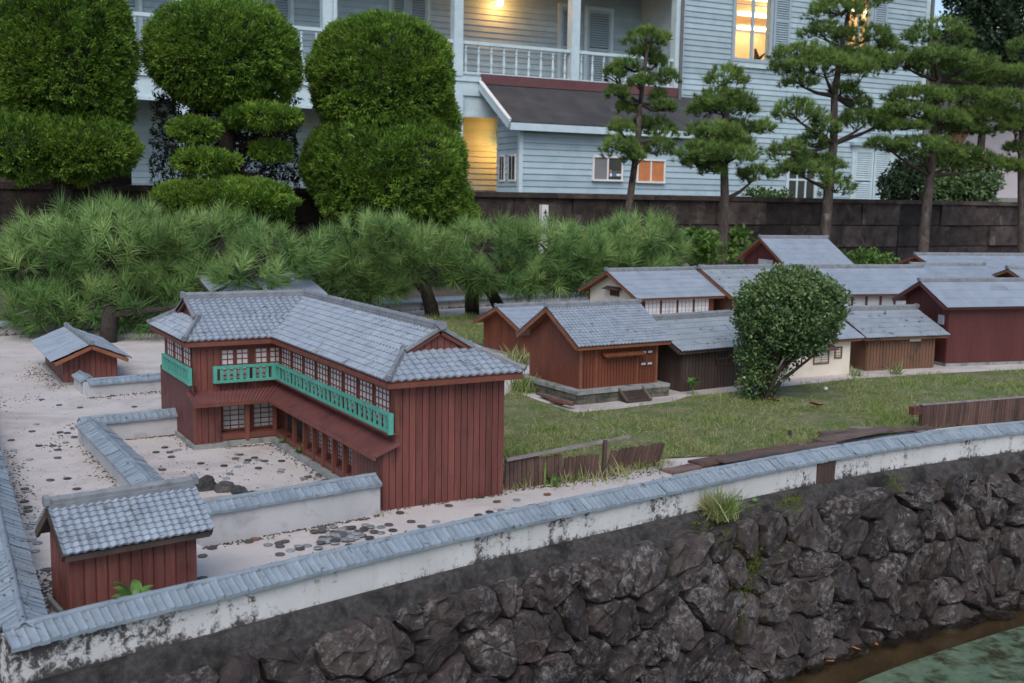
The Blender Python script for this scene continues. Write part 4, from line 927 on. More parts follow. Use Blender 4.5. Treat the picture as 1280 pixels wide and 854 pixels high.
# warm porch lamp upstairs and another below
def porch_lamp(px, py, e, yl, label):
    p = wl(px, py, yl); P = WM @ p
    L_ = thing('porch_lamp', label, 'lamp', P); MB().lathe([(.02, -.10), (.07, -.08), (.085, -.02), (.06, .05), (.03, .07)], 10).build('glass_globe', 'bulb', L_)
    MB().lathe([(.05, .07), (.06, .09), (.03, .12), (.02, .16)], 10).build('fitting', 'metal_pipe', L_); MB().bar((0, 0, .13), WM.to_3x3() @ Vector((0, max(.1, BK - .03 - yl), .02)) + Vector((0, 0, .13)), .02, .02).build('bracket', 'metal_pipe', L_)
    l = bpy.data.lights.new('porch_light', 'POINT'); l.energy = e; l.color = (1, .40, .06); l.shadow_soft_size = .08
    o = bpy.data.objects.new('porch_light', l); COL.objects.link(o); o.location = P + WM.to_3x3() @ Vector((0, -.14, -.05)); tag(o, kind='helper')
LAMP_E = 1.0
porch_lamp(625, 3, 20 * LAMP_E, BK - .25, 'small glowing porch lamp on the upstairs veranda wall')
porch_lamp(631, 176, 46 * LAMP_E, BK - .5, 'porch lamp glowing under the veranda beside the lean-to shed')
pp = wl(852, 30); HB('downpipe', 'metal_pipe', MB().tube([(XV - .03, -.16, .4), (XV - .03, -.16, 8.5)], [.05, .05], 8)); pp = wl(416, 30); HB('downpipe', 'white_trim', MB().tube([(pp.x, -.2, .4), (pp.x, -.2, 8.5)], [.05, .05], 8))
pp = wl(1168, 30); HB('downpipe', 'metal_pipe', MB().tube([(XR + .1, -.05, .4), (XR + .1, -.05, 8.5)], [.06, .06], 8))
for x_ in (XR + .55, XR + 1.1): HB('side_balcony_post', 'sign_white', MB().box(x_ - .08, x_ + .08, 1.0, 1.15, 3.8, wl(1180, 12, 1.0).z + (x_ - XR) * .1))
HB('side_balcony_floor', 'ceiling', MB().box(XR, XR + 1.2, .9, 4, 3.7, 3.85))
# lit upstairs windows of the wing: real room behind the panes
def lit_window(a, b_, zb, zt, label):
    A, Bq = wl(a, 40).x, wl(b_, 40).x; y = -.012
    f = frame(A, Bq, y, zb, zt, .10, 'shutter', 'window'); f['label'] = label; c = f.location
    L_ = lambda mb, n_, m: (mb.v.__setitem__(slice(None), [v - c for v in mb.v]), mb.build(n_, m, f))[1]
    m_ = (A + Bq) / 2
    L_(MB().box(m_ - .05, m_ + .05, y - .03, y + .01, zb, zt), 'mullion', 'shutter')
    for z in (zb + (zt - zb) * .33, zb + (zt - zb) * .66): L_(MB().box(A, Bq, y - .018, y + .005, z - .012, z + .012), 'glazing_bar', 'shutter')
    for q0, q1 in ((A, m_ - .05), (m_ + .05, Bq)): L_(MB().box(q0, q1, y - .008, y - .002, zb, zt), 'pane', 'glass')
    return A, Bq
A1, B1 = lit_window(918, 961, 4.86, 7.1, 'lit window glowing warm yellow'); A2, B2 = lit_window(1058, 1086, 5.30, 7.1, 'lit window half hidden by the pine')
louver(B1 + .12, B1 + .72, -.03, 4.86, 7.1, 'shutter'); louver(B2 + .12, B2 + .65, -.03, 5.3, 7.1, 'shutter')
HB('window_apron', 'white_trim', MB().box(A1 - .1, B1 + .1, -.06, .02, 4.62, 4.76))
# ground floor windows of the wing
A, Bq = wl(985, 220).x, wl(1017, 220).x
f = frame(A, Bq, -.012, .85, 2.45, .1, 'white_trim', 'window'); HB('pane', 'pane_dark', MB().box(A, Bq, -.02, -.014, .85, 2.45))
for k in range(1, 3): x = A + (Bq - A) * k / 3; HB('glazing_bar', 'white_trim', MB().box(x - .03, x + .03, -.04, -.02, .85, 2.45))
HB('glazing_bar', 'white_trim', MB().box(A, Bq, -.039, -.02, 1.5, 1.56)); HB('window_hood', 'shutter', MB().box(A - .3, Bq + .5, -.2, .02, 2.60, 2.68))
A, Bq = wl(1066, 220).x, wl(1112, 220).x; m_ = (A + Bq) / 2
frame(A, Bq, -.012, .7, 2.5, .1); louver(A, m_ - .02, -.03, .7, 2.5, 'shutter', 'white_trim'); louver(m_ + .02, Bq, -.03, .7, 2.5, 'shutter', 'white_trim'); HB('window_hood', 'shutter', MB().box(A - .2, Bq + .2, -.2, .02, 2.60, 2.68))
# lean-to shed against the veranda
SX0 = wl(650, 200, -1.4).x; SX1 = XV + 1.2; SF = -1.4
S = thing('lean_to_shed', 'pale blue lean-to shed with dark sloping roof in front of the veranda', 'shed', WM @ Vector((SX0, SF, 0)), WA)
MWs = MW[S.name]
def SB(name, m, mb, **k):
    mb.v = [v - Vector((SX0, SF, 0)) for v in mb.v]; return mb.build(name, m, S, **k)
SB('wall', 'clapboard', MB().add([(SX0, SF, .4), (SX1, SF, .4), (SX1, -.15, .4), (SX0, -.15, .4), (SX0, SF, 2.52), (SX1, SF, 2.52), (SX1, -.15, 3.35), (SX0, -.15, 3.35)], [(0, 1, 5, 4), (1, 2, 6, 5), (2, 3, 7, 6), (3, 0, 4, 7)]))
for i in range(13):
    a = .55 + i * .15; MB().add([(0, -.03, a), (SX1 - SX0, -.03, a), (SX1 - SX0, -.004, a + .15), (0, -.004, a + .15), (0, .01, a), (SX1 - SX0, .01, a), (SX1 - SX0, .01, a + .15), (0, .01, a + .15)], [(0, 1, 2, 3), (4, 7, 6, 5), (0, 4, 5, 1), (3, 2, 6, 7), (0, 3, 7, 4), (1, 5, 6, 2)]).build('clapboard', 'clapboard', S)
for i in range(18):
    a = .55 + i * .15; y0 = 0 if a < 2.35 else min(1.2, (a - 2.35) * 1.55); 
    MB().add([(-.03, y0, a), (-.03, 1.25, a), (-.004, 1.25, a + .15), (-.004, y0, a + .15), (.01, y0, a), (.01, 1.25, a), (.01, 1.25, a + .15), (.01, y0, a + .15)], [(3, 2, 1, 0), (5, 6, 7, 4), (1, 5, 4, 0), (7, 6, 2, 3), (4, 7, 3, 0), (2, 6, 5, 1)]).build('clapboard', 'clapboard', S)
MB().box(-.045, .06, -.045, .06, .4, 2.5).build('corner_board', 'white_trim', S)
RL = wl(637, 155, -1.7).x - SX0
mb = MB().poly([(RL, -.32, 2.66), (SX1 - SX0, -.32, 2.66), (SX1 - SX0, 1.34, 3.68), (RL, 1.34, 3.68)], .10); mb.build('roof', 'shed_roof', S, fixn=True)
MB().box(RL, SX1 - SX0, -.36, -.30, 2.46, 2.63).build('fascia', 'white_trim', S); MB().bar((RL - .04, -.36, 2.58), (RL - .04, 1.30, 3.60), .05, .18).build('bargeboard', 'white_trim', S, fixn=True)
MB().bar((RL - .03, -.36, 2.70), (RL - .03, 1.32, 3.735), .10, .03).build('roof_edge', 'sign_white', S, fixn=True)
MB().box(RL, XV - SX0, 1.27, 1.34, 3.66, 3.90).build('flashing', 'maroon', S)
def slide_window(px0, px1, z0, z1, mats, label):
    A, Bq = wl(px0, 210, SF).x - SX0, wl(px1, 210, SF).x - SX0; m_ = (A + Bq) / 2
    f = frame(A, Bq, -.035, z0, z1, .045, 'sign_white', 'window', S); f['label'] = label; c = f.location
    for q0, q1, mm in ((A, m_ - .02, mats[0]), (m_ + .02, Bq, mats[1])):
        mb = MB().box(q0, q1, -.06, -.04, z0, z1); mb.v = [v - c for v in mb.v]; mb.build('pane', mm, f)
    mb = MB().box(m_ - .02, m_ + .02, -.075, -.04, z0, z1); mb.v = [v - c for v in mb.v]; mb.build('stile', 'sign_white', f)
    return f, A, Bq
f, A, Bq = slide_window(741, 775, 1.36, 1.90, ('screen_grey', 'pane_dark'), 'sliding window with dark panes and a small sticker')
m_ = (A + Bq) / 2; c = f.location
for (a0, a1, b0, b1, mm) in ((.06, .13, .08, .16, 'sign_white'), (.15, .24, .08, .17, 'blue_ink'), (.26, .40, .09, .15, 'sign_white'), (.05, .11, .17, .24, 'orange_curtain'), (.03, .44, .19, .205, 'screen_grey')):
    mb = MB().box(m_ + a0, m_ + a1, -.068, -.062, 1.36 + b0, 1.36 + b1); mb.v = [v - c for v in mb.v]; mb.build('sticker', mm, f)
slide_window(796, 828, 1.34, 1.86, ('orange_curtain', 'orange_curtain'), 'sliding window with orange lit curtains')  # no lamp behind; the lit look is put into the curtain colour
for y0, y1 in ((.18, .48), (.78, 1.0)):
    MB().box(-.055, -.03, y0 - .05, y1 + .05, 1.26, 1.92).build('window', 'sign_white', S); MB().box(-.062, -.056, y0, (y0 + y1) / 2 - .02, 1.31, 1.87).build('pane', 'pane_dark', S); MB().box(-.062, -.056, (y0 + y1) / 2 + .02, y1, 1.31, 1.87).build('pane', 'pane_dark', S)

# far building at the right edge
FB = thing('far_building', 'pale mauve plaster building far behind the pines at the right edge', 'building', (37, 30, 0), rad(-20))
MB().box(-2, 14, 0, 8, .4, 6.2).build('wall', 'mauve_wall', FB); MB().poly([(-2.8, -1.2, 6.0), (14.8, -1.2, 6.0), (14.8, 4, 8.4), (-2.8, 4, 8.4)], .2).build('roof', 'shed_roof', FB, fixn=True)
MB().box(-2.1, 14.1, -.08, .02, .4, 1.2).build('base_course', 'ceiling', FB); MB().tube([(1.2, -.3, 4.6), (.4, -.3, 3.2)], [.3, .3], 6).build('brace', 'orange_trim', FB)
LP = thing('garden_lamp', 'twin globe garden lamp glowing beyond the block wall at the right', 'lamp', aty(1222, 195, 18.5) * 1)
zl = LP.location.z
MB().tube([(0, 0, -zl + .45), (0, 0, -.1)], [.035, .03], 8).build('post', 'metal_pipe', LP); MB().bar((-.14, 0, -.1), (.14, 0, -.1), .03, .03).build('cross_arm', 'metal_pipe', LP)
for x in (-.11, .11): MB().lathe([(.02, -.09), (.07, -.06), (.09, 0), (.07, .06), (.02, .09)], 10, (x * .87, -x * .5, 0)).build('globe', 'lamp_globe', LP, smooth=True)
l = bpy.data.lights.new('garden_light', 'POINT'); l.energy = 12; l.color = (1, .68, .2); l.shadow_soft_size = .1; o = bpy.data.objects.new('garden_light', l); COL.objects.link(o); o.location = LP.location + Vector((0, .0, .25)); tag(o, kind='helper')

# ------------------------------------------------------------------ trees
def lobe_points(c, r, n, top_only=False, lump=0.12, shell=(0.86, 1.02), seed=0):
    """points and outward normals on a lumpy ellipsoid shell"""
    v = nr.normal(size=(n, 3)); v /= np.linalg.norm(v, axis=1)[:, None]
    if top_only: v[:, 2] = np.abs(v[:, 2]) * 1.0 - (nr.random(n) < .2) * .35
    r = np.asarray(r, float); lum = np.array([1 + lump * noise.noise(Vector(q) * 2.6 + Vector((seed * 3.1, 0, 0))) for q in v])[:, None]
    P = np.asarray(c) + v * r * lum * nr.uniform(*shell, (n, 1)); N = v / r; N /= np.linalg.norm(N, axis=1)[:, None]
    return P, N
TUFT_BIG = [needle_tuft(52, .130, .0050, (.12, 1.35)) for _ in range(6)]
TUFT_MID = [needle_tuft(22, .075, .0075, (.12, 1.4)) for _ in range(5)]
def pix_lobes(L, depth_of):
    """(px, py, rx, ry, depth) -> world centre, radii"""
    out = []
    for (px, py, rx, ry, d, rd) in L:
        c = CP + ray(px, py) * d; out.append((c, (rx * d / FPX, rd, ry * d / FPX)))
    return out
def rot_lobe(P, N, c, yaw):
    M = np.array(Matrix.Rotation(yaw, 3, 'Z')); return (P - c) @ M.T + c, N @ M.T
def crown_pine(name, label, lobes, trunks, density, group, up=.55, tufts=TUFT_BIG, mat_='needle', scale=(.8, 1.2), candles=True):
    base = trunks[0][0][0]; R = thing(name, label, 'tree', (base[0], base[1], 0), 0, group)
    PP = []; NN = []
    for k, (c, r) in enumerate(lobes):
        area = 4 * math.pi * ((r[0] * r[1]) ** 1.6 / 3 + (r[0] * r[2]) ** 1.6 / 3 + (r[1] * r[2]) ** 1.6 / 3) ** (1 / 1.6)
        n = int(area * density); c_ = np.array(c); P, N = lobe_points(c_, r, n, lump=.22, shell=(.70, 1.05), seed=k + len(name)); P, N = rot_lobe(P, N, c_, -_y)
        PP.append(P); NN.append(N)
    P = np.concatenate(PP); N = np.concatenate(NN); D = N + np.array([0, 0, up]) + nr.normal(scale=.28, size=N.shape)
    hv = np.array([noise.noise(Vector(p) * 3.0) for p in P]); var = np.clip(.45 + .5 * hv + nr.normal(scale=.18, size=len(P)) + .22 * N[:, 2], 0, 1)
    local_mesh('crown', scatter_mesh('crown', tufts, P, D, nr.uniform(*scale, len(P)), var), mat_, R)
    if candles:
        pick = (N[:, 2] > -.1) & (nr.random(len(P)) < .4)
        cm = np.array([(-.004, 0, 0), (.004, 0, 0), (0, .004, 0), (0, 0, .030)]); cf = np.array([(0, 1, 3), (1, 2, 3), (2, 0, 3)])
        me = scatter_mesh('buds', [(cm, cf)], P[pick], D[pick], nr.uniform(.8, 1.4, pick.sum()), np.zeros(pick.sum())); tag(local_mesh('buds', me, 'candle', R), kind='stuff')
    for pts, rs in trunks: MB().tube(pts, rs, 9).build('trunk', 'bark_dark', R, world=True, smooth=True)
    br = MB()
    for k, (c, r) in enumerate(lobes):
        best = min((Vector(q) for pts, rs in trunks for q in pts[1:]), key=lambda q: (q - Vector(c)).length)
        m_ = (best + Vector(c)) / 2 + Vector((U(-.05, .05), U(-.05, .05), -.06)); br.tube([best, m_, Vector(c)], [.016, .011, .006], 6)
        for q in range(9):
            e = Vector(c) + Vector((U(-1, 1) * r[0] * .75, U(-1, 1) * r[1] * .75, U(-.4, .7) * r[2])); br.tube([m_.lerp(Vector(c), U(.2, 1)), (Vector(c) + e) / 2 + Vector((0, 0, -.02)), e], [.008, .006, .003], 5)
    tag(br.build('branches', 'bark_dark', R, world=True), kind='stuff')
    return R
G = 'low spreading pines along the back of the island'
def pw(px, py, d): return CP + ray(px, py) * d
lob = pix_lobes([(130, 322, 125, 62, 6.7, .42), (250, 318, 95, 52, 6.9, .38), (345, 320, 62, 34, 6.6, .25), (310, 345, 40, 20, 6.2, .18), (50, 335, 62, 50, 6.5, .34), (170, 380, 100, 34, 6.5, .34), (60, 388, 55, 30, 6.3, .25), (270, 362, 80, 36, 6.7, .30), (150, 285, 60, 30, 6.8, .3)], None)
b0 = atz(135, 428); crown_pine('pine_tree', 'widest low pine with long pale green needles at the left behind the gatehouse', lob, [([b0, b0 + Vector((.02, .02, .15)), pw(140, 375, 6.7), pw(180, 340, 6.8)], [.05, .045, .04, .03])], 92, G)
lob = pix_lobes([(470, 312, 72, 42, 7.5, .40), (440, 342, 52, 36, 7.3, .3), (520, 322, 48, 36, 7.6, .3), (462, 358, 50, 20, 7.4, .28), (395, 345, 34, 26, 7.3, .22)], None)
b0 = atz(541, 397); b1 = atz(440, 402); crown_pine('pine_tree', 'low pine with two trunks just behind the ridge of the two storey house', lob, [([b0, b0 + Vector((-.02, 0, .1)), pw(532, 362, 7.6), pw(500, 325, 7.6)], [.055, .05, .045, .03]), ([b1, pw(440, 380, 7.4), pw(455, 345, 7.4)], [.05, .045, .03])], 92, G)
lob = pix_lobes([(620, 325, 66, 46, 7.7, .40), (690, 312, 66, 36, 7.9, .38), (662, 346, 48, 22, 7.6, .30), (720, 335, 50, 30, 7.9, .3), (588, 342, 38, 18, 7.6, .25)], None)
b0 = atz(590, 393); b1 = atz(626, 390); crown_pine('pine_tree', 'low pine with one upright and one leaning trunk in front of the rear wall', lob, [([b0, pw(590, 372, 7.7), pw(596, 345, 7.7)], [.055, .05, .035]), ([b1, b1 + Vector((-.03, 0, .06)), pw(612, 362, 7.75), pw(625, 335, 7.7)], [.05, .046, .042, .03])], 92, G)
lob = pix_lobes([(790, 300, 60, 26, 8.3, .36), (755, 318, 52, 28, 8.2, .34), (822, 312, 36, 26, 8.3, .26), (780, 335, 62, 20, 8.1, .3), (735, 348, 38, 18, 8.0, .24)], None)
b0 = atz(760, 385); crown_pine('pine_tree', 'low pine behind the house with the row of paper windows', lob, [([b0, pw(765, 355, 8.1), pw(780, 320, 8.2)], [.05, .045, .03])], 92, G)

# cloud-pruned pines in front of the block wall
def cloud_pine(label, px, y_base, Y, trunk_px, pads, thick):
    """trunk_px: (px, py) polyline from base to top at plane Y; pads: (px, py, half width px, half height px, dY)"""
    def q(x, y, dy=0): return aty(x, y, Y + dy)
    tp = [q(x, y) for x, y in trunk_px]; base = tp[0].copy(); base.z = -.06
    R = thing('cloud_pine', label, 'tree', base, 0, 'cloud-pruned pines before the block wall')
    n = len(tp) + 1; mb = MB(); pts = [base] + tp; mb.tube(pts, [thick * (1 - .72 * i / (n - 1)) for i in range(n)], 10); mb.build('trunk', 'bark', R, world=True, smooth=True)
    PP = []; NN = []; br = MB()
    d = (tp[0] - CP).dot(CF)
    for k, (x, y, hw, hh, dy) in enumerate(pads):
        c = q(x, y, dy); dd = (c - CP).dot(CF); rx, rz_ = hw * dd / FPX * 1.0, hh * dd / FPX * 1.15; ry_ = max(rx * .75, .12)
        nn_ = int(math.pi * rx * ry_ * 560 + 34); P, N = lobe_points(np.array(c) - np.array([0, 0, rz_ * .35]), (rx, ry_, rz_ * 1.25), nn_, True, .25, (.75, 1.05), k + px)
        P, N = rot_lobe(P, N, np.array(c), -_y); PP.append(P); NN.append(N)
        near = min(pts, key=lambda t: abs(t.z - (c.z - .12)) + (t - c).length * .3); m_ = (near + c) / 2 + Vector((0, 0, -.05))
        br.tube([near, m_, c - Vector((0, 0, rz_ * .5))], [thick * .35, thick * .25, .008], 6)
        for w_ in range(6):
            e = c + Vector((U(-.75, .75) * rx, U(-.7, .7) * ry_, U(-.3, .2) * rz_)); br.tube([m_.lerp(c, U(.4, 1)) - Vector((0, 0, rz_ * .3)), e], [.008, .004], 4)
    tag(br.build('branches', 'bark_dark', R, world=True), kind='stuff')
    P = np.concatenate(PP); N = np.concatenate(NN); D = N * .8 + np.array([0, 0, .9]) + nr.normal(scale=.3, size=N.shape)
    hv = np.array([noise.noise(Vector(p) * 4.0) for p in P]); var = np.clip(.42 + .4 * hv + .18 * N[:, 2] + nr.normal(scale=.18, size=len(P)), 0, 1)
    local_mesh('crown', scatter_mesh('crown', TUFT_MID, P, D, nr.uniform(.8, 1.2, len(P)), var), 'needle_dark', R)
cloud_pine('slender cloud-pruned pine in front of the lean-to shed windows', 785, 275, 9.5, [(780, 330), (784, 275), (790, 230), (797, 180), (800, 130), (806, 85), (810, 55)],
    [(809, 48, 29, 12, 0), (806, 65, 20, 7, .1), (783, 82, 18, 8, -.1), (768, 92, 16, 9, 0), (822, 77, 12, 6, .1), (833, 98, 16, 12, 0), (802, 103, 17, 8, -.15), (772, 116, 15, 8, 0), (823, 119, 10, 6, .15), (783, 135, 13, 7, .1), (830, 134, 15, 8, 0), (803, 153, 12, 7, .15), (776, 161, 17, 9, 0), (826, 162, 21, 15, .1), (776, 184, 26, 14, -.1), (822, 186, 22, 14, 0), (792, 195, 14, 10, -.15)], .055)
cloud_pine('short thick cloud-pruned pine standing beside the end of the lean-to roof', 900, 333, 9.0, [(902, 345), (904, 300), (906, 250), (905, 200), (908, 150), (908, 110)],
    [(907, 98, 28, 16, 0), (907, 126, 40, 14, 0), (903, 135, 46, 12, .1), (894, 165, 36, 12, -.1), (925, 160, 28, 10, .15), (905, 180, 45, 12, 0), (878, 190, 34, 14, -.1), (912, 195, 38, 13, -.2), (892, 212, 18, 10, 0), (944, 218, 24, 10, 0), (955, 160, 14, 8, .1), (870, 203, 18, 8, .1)], .075)
cloud_pine('tallest cloud-pruned pine before the wing with shuttered windows', 1040, 320, 9.8, [(1030, 335), (1032, 280), (1036, 235), (1042, 180), (1043, 120), (1052, 60), (1062, 10)],
    [(1068, -6, 45, 22, 0), (1045, 12, 38, 14, -.1), (1030, 40, 30, 12, 0), (1080, 45, 40, 14, .1), (1005, 68, 42, 12, 0), (1070, 72, 40, 14, -.1), (1110, 60, 24, 10, .2), (1030, 83, 65, 14, -.1), (1085, 82, 34, 12, .1), (1000, 102, 24, 9, 0), (1052, 112, 18, 10, 0), (995, 140, 34, 16, 0), (1030, 160, 24, 14, -.1), (1068, 118, 12, 14, .1), (1080, 150, 36, 14, 0), (1110, 146, 26, 10, .1), (985, 190, 28, 14, 0), (1000, 212, 36, 12, -.1), (1022, 205, 34, 12, .1), (1046, 232, 22, 16, -.1), (1012, 178, 22, 10, .1), (1075, 132, 16, 12, .2)], .085)
cloud_pine('broad cloud-pruned pine with layered pads beside the garden lamp', 1155, 325, 9.6, [(1152, 340), (1156, 280), (1163, 220), (1170, 150), (1172, 100), (1172, 60)],
    [(1172, 42, 42, 18, 0), (1170, 72, 46, 12, -.1), (1200, 82, 52, 16, 0), (1130, 78, 28, 10, .1), (1238, 98, 44, 14, .1), (1150, 120, 46, 12, 0), (1135, 138, 36, 10, -.1), (1205, 122, 46, 12, .1), (1225, 145, 56, 12, 0), (1180, 150, 34, 12, -.15), (1125, 158, 34, 8, 0), (1108, 180, 28, 8, 0), (1200, 162, 40, 10, .1), (1155, 185, 48, 14, -.1), (1200, 192, 30, 10, .1), (1230, 205, 44, 12, 0), (1180, 205, 30, 10, .2)], .085)
cloud_pine('cloud-pruned pine cut by the right picture edge', 1280, 325, 9.2, [(1278, 340), (1277, 280), (1276, 200), (1280, 120), (1284, 60)],
    [(1282, 60, 22, 14, 0), (1275, 95, 30, 12, 0), (1262, 125, 34, 12, -.1), (1290, 150, 34, 12, 0), (1268, 160, 24, 8, 0), (1285, 185, 30, 10, 0), (1270, 210, 22, 9, 0)], .07)

# clipped round conifers at the left
JUN = [leaf_temp(13, .044, .0105, (.05, 1.0), .5) for _ in range(6)]
def topiary(label, Y, parts, base_px, extra_dark=None, dens=750):
    """parts: (px, py, rx px, ry px, top_only, dens factor) ellipsoids at plane Y"""
    b0 = aty(base_px[0], base_px[1], Y); b0.z = -.06
    R = thing('clipped_conifer', label, 'tree', b0, 0, 'clipped round conifers before the block wall')
    PP = []; NN = []; core = MB()
    for k, (px, py, rx, ry, kind, fc, dy) in enumerate(parts):
        c = aty(px, py, Y + dy); d = (c - CP).dot(CF); a, h_ = rx * d / FPX, ry * d / FPX; dep = a * (.9 if kind != 'pad' else .7)
        area = 4 * math.pi * ((a * dep) ** 1.6 / 3 + (a * h_) ** 1.6 / 3 + (dep * h_) ** 1.6 / 3) ** (1 / 1.6); n = int(area * dens * fc)
        P, N = lobe_points(np.array(c), (a, dep, h_), n, False, .07 if kind != 'pad' else .18, (.93, 1.03), k + px)
        if kind == 'box':      # squarer shoulders: superellipsoid push
            V = (P - np.array(c)) / np.array([a, dep, h_]); f = (np.abs(V) ** 2.5).sum(1) ** (-1 / 2.5); f *= np.linalg.norm(V, axis=1); P = np.array(c) + V * f[:, None] * np.array([a, dep, h_])
        P, N = rot_lobe(P, N, np.array(c), -_y); PP.append(P); NN.append(N)
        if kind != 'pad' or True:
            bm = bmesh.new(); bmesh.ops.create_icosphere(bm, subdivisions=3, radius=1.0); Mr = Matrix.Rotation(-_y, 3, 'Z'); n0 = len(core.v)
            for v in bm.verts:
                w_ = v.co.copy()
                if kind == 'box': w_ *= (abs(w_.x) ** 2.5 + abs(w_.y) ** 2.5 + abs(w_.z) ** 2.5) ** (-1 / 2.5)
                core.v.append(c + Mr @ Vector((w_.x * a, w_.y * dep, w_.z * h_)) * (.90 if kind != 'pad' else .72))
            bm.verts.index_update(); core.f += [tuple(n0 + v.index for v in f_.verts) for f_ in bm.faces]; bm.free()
    P = np.concatenate(PP); N = np.concatenate(NN); D = N + np.array([0, 0, .35]) + nr.normal(scale=.35, size=N.shape)
    hv = np.array([noise.noise(Vector(p) * 5.0) + .6 * noise.noise(Vector(p) * 14.0) for p in P]); var = np.clip(.45 + .38 * hv + nr.normal(scale=.16, size=len(P)), 0, 1)
    P = P + N * (hv * .05)[:, None]
    local_mesh('crown', scatter_mesh('crown', JUN, P, D, nr.uniform(.75, 1.25, len(P)), var), 'juniper', R)
    tag(core.build('dark_core', 'core_green', R, world=True, smooth=True), kind='stuff')  # added dark core: keeps crowns from being seen through, inner shade in its colour
    tp = aty(parts[0][0], parts[0][1], Y); MB().tube([b0, b0.lerp(tp, .3), tp], [.10, .09, .05], 10).build('trunk', 'bark_dark', R, world=True, smooth=True)
    return R
topiary('tall clipped conifer dome cut by the left picture edge', 10.2, [(74, 55, 85, 98, 'box', 2.1, 0), (98, 185, 68, 38, 'lobe', 2.0, -.15), (30, 180, 60, 42, 'lobe', 1.4, -.1), (105, 128, 58, 50, 'lobe', 1.2, 0)], (80, 330))
topiary('clipped conifer dome on dark open branches with small foliage pads below', 10.2, [(281, 68, 88, 62, 'box', 2.2, 0), (328, 146, 46, 11, 'pad', 2.6, -.35), (243, 162, 30, 13, 'pad', 2.6, -.25), (258, 200, 38, 9, 'pad', 2.6, -.3), (338, 188, 25, 9, 'pad', 2.6, -.25), ], (285, 330))
topiary('cone-skirted clipped conifer with a round top nearest the veranda', 10.2, [(477, 98, 84, 72, 'box', 2.1, 0), (484, 215, 95, 70, 'box', 2.1, -.1), (520, 262, 70, 55, 'lobe', 1.2, -.1), (508, 150, 62, 60, 'lobe', 1.3, 0)], (480, 330))
topiary('low flat clipped conifer pad in front of the block wall', 9.9, [(280, 252, 84, 26, 'pad', 2.4, 0), (320, 262, 44, 22, 'pad', 2.0, -.1)], (280, 330))
# dark open branches inside the second conifer
bm_ = MB()
for k in range(46):
    x, y = U(200, 368), U(128, 228); a = aty(285 + U(-10, 10), U(120, 240), 10.35); e = aty(x, y, 10.35 + U(-.25, .35)); bm_.tube([a, (a + e) / 2 + Vector((0, 0, -.04)), e], [.018, .012, .005], 5)
R = thing('bare_branches', 'dark bare inner branches under the second conifer dome', 'branches', aty(285, 330, 10.4)); bm_.build('twigs', 'bark_dark', R, world=True)
n = 900; P = np.array([tuple(aty(U(190, 372), U(120, 232), 10.45 + U(-.1, .4))) for _ in range(n)]); local_mesh('hollow_dark_clumps', scatter_mesh('hollow_dark_clumps', JUN, P, nr.normal(size=(n, 3)), np.full(n, 1.2), np.zeros(n)), 'core_green', R)  # near-black clumps: the open hollow's darkness put into their colour

# broad dark tree and hedge behind the wing at the right
LEAF = [leaf_temp(10, .14, .07, (.1, 1.5), .8) for _ in range(4)]
def leafy(name, label, Y, parts, m, dens, trunk=None, temps=LEAF, scale=(.7, 1.3), cat='tree', group=None):
    b0 = aty(parts[0][0], parts[0][1], Y); b0.z = .45; R = thing(name, label, cat, b0, 0, group); PP = []; NN = []
    for k, (px, py, rx, ry) in enumerate(parts):
        c = aty(px, py, Y + U(-.4, .4)); d = (c - CP).dot(CF); r = (rx * d / FPX, rx * d / FPX * .8, ry * d / FPX); n = int(dens * r[0] * r[2])
        P, N = lobe_points(np.array(c), r, n, False, .35, (.35, 1.05), k + px); PP.append(P); NN.append(N)
    P = np.concatenate(PP); N = np.concatenate(NN); hv = np.array([noise.noise(Vector(p) * 1.5) for p in P]); var = np.clip(.45 + .5 * hv + nr.normal(scale=.15, size=len(P)), 0, 1)
    local_mesh('crown', scatter_mesh('crown', temps, P, N + nr.normal(scale=.7, size=N.shape), nr.uniform(*scale, len(P)), var), m, R)
    tp = aty(parts[0][0], parts[0][1], Y); MB().tube([b0, b0.lerp(tp, .6) + Vector((.1, 0, 0)), tp], [.16, .13, .05] if trunk is None else [trunk] * 3, 9).build('trunk', 'bark_dark', R, world=True, smooth=True)
    return R
leafy('broadleaf_tree', 'big dark broadleaf tree filling the upper right corner', 27, [(1235, 40, 60, 55), (1265, -20, 80, 45), (1215, -10, 40, 40), (1290, 70, 50, 40), (1205, 80, 30, 30)], 'tree_leaf', 190, scale=(1.0, 2.0))
leafy('round_hedge', 'dark leafy hedge at the foot of the house corner behind the block wall', 19, [(1150, 222, 36, 34), (1120, 235, 20, 24)], 'tree_leaf', 900, .05, scale=(.6, 1.1), cat='hedge')
leafy('round_hedge', 'leafy hedge under the twin globe lamp behind the block wall', 18, [(1215, 232, 38, 26), (1185, 236, 30, 24)], 'bush_leaf', 900, .05, scale=(.6, 1.1), cat='hedge')
leafy('low_shrub', 'small yellowish shrub on top of the block wall below the pine', 12, [(955, 244, 24, 7), (975, 246, 14, 6)], 'broad_leaf', 2200, .015, scale=(.35, .6), cat='shrub')
leafy('leafy_plant', 'pale green leafy plant growing beside the short pine trunk', 8.6, [(878, 312, 20, 22), (868, 300, 14, 14)], 'broad_leaf', 1500, .012, scale=(.45, .8), cat='plant')
leafy('leafy_plant', 'pale green leafy plant between the pine trunk and tall red house', 8.8, [(925, 305, 15, 16), (912, 322, 14, 12), (935, 320, 12, 12)], 'broad_leaf', 1500, .012, scale=(.45, .8), cat='plant')
leafy('leafy_plant', 'low ferny plant behind the roof of the tall house', 9.2, [(1075, 323, 34, 9), (1105, 326, 20, 6)], 'broad_leaf', 1700, .012, scale=(.35, .6), cat='plant')

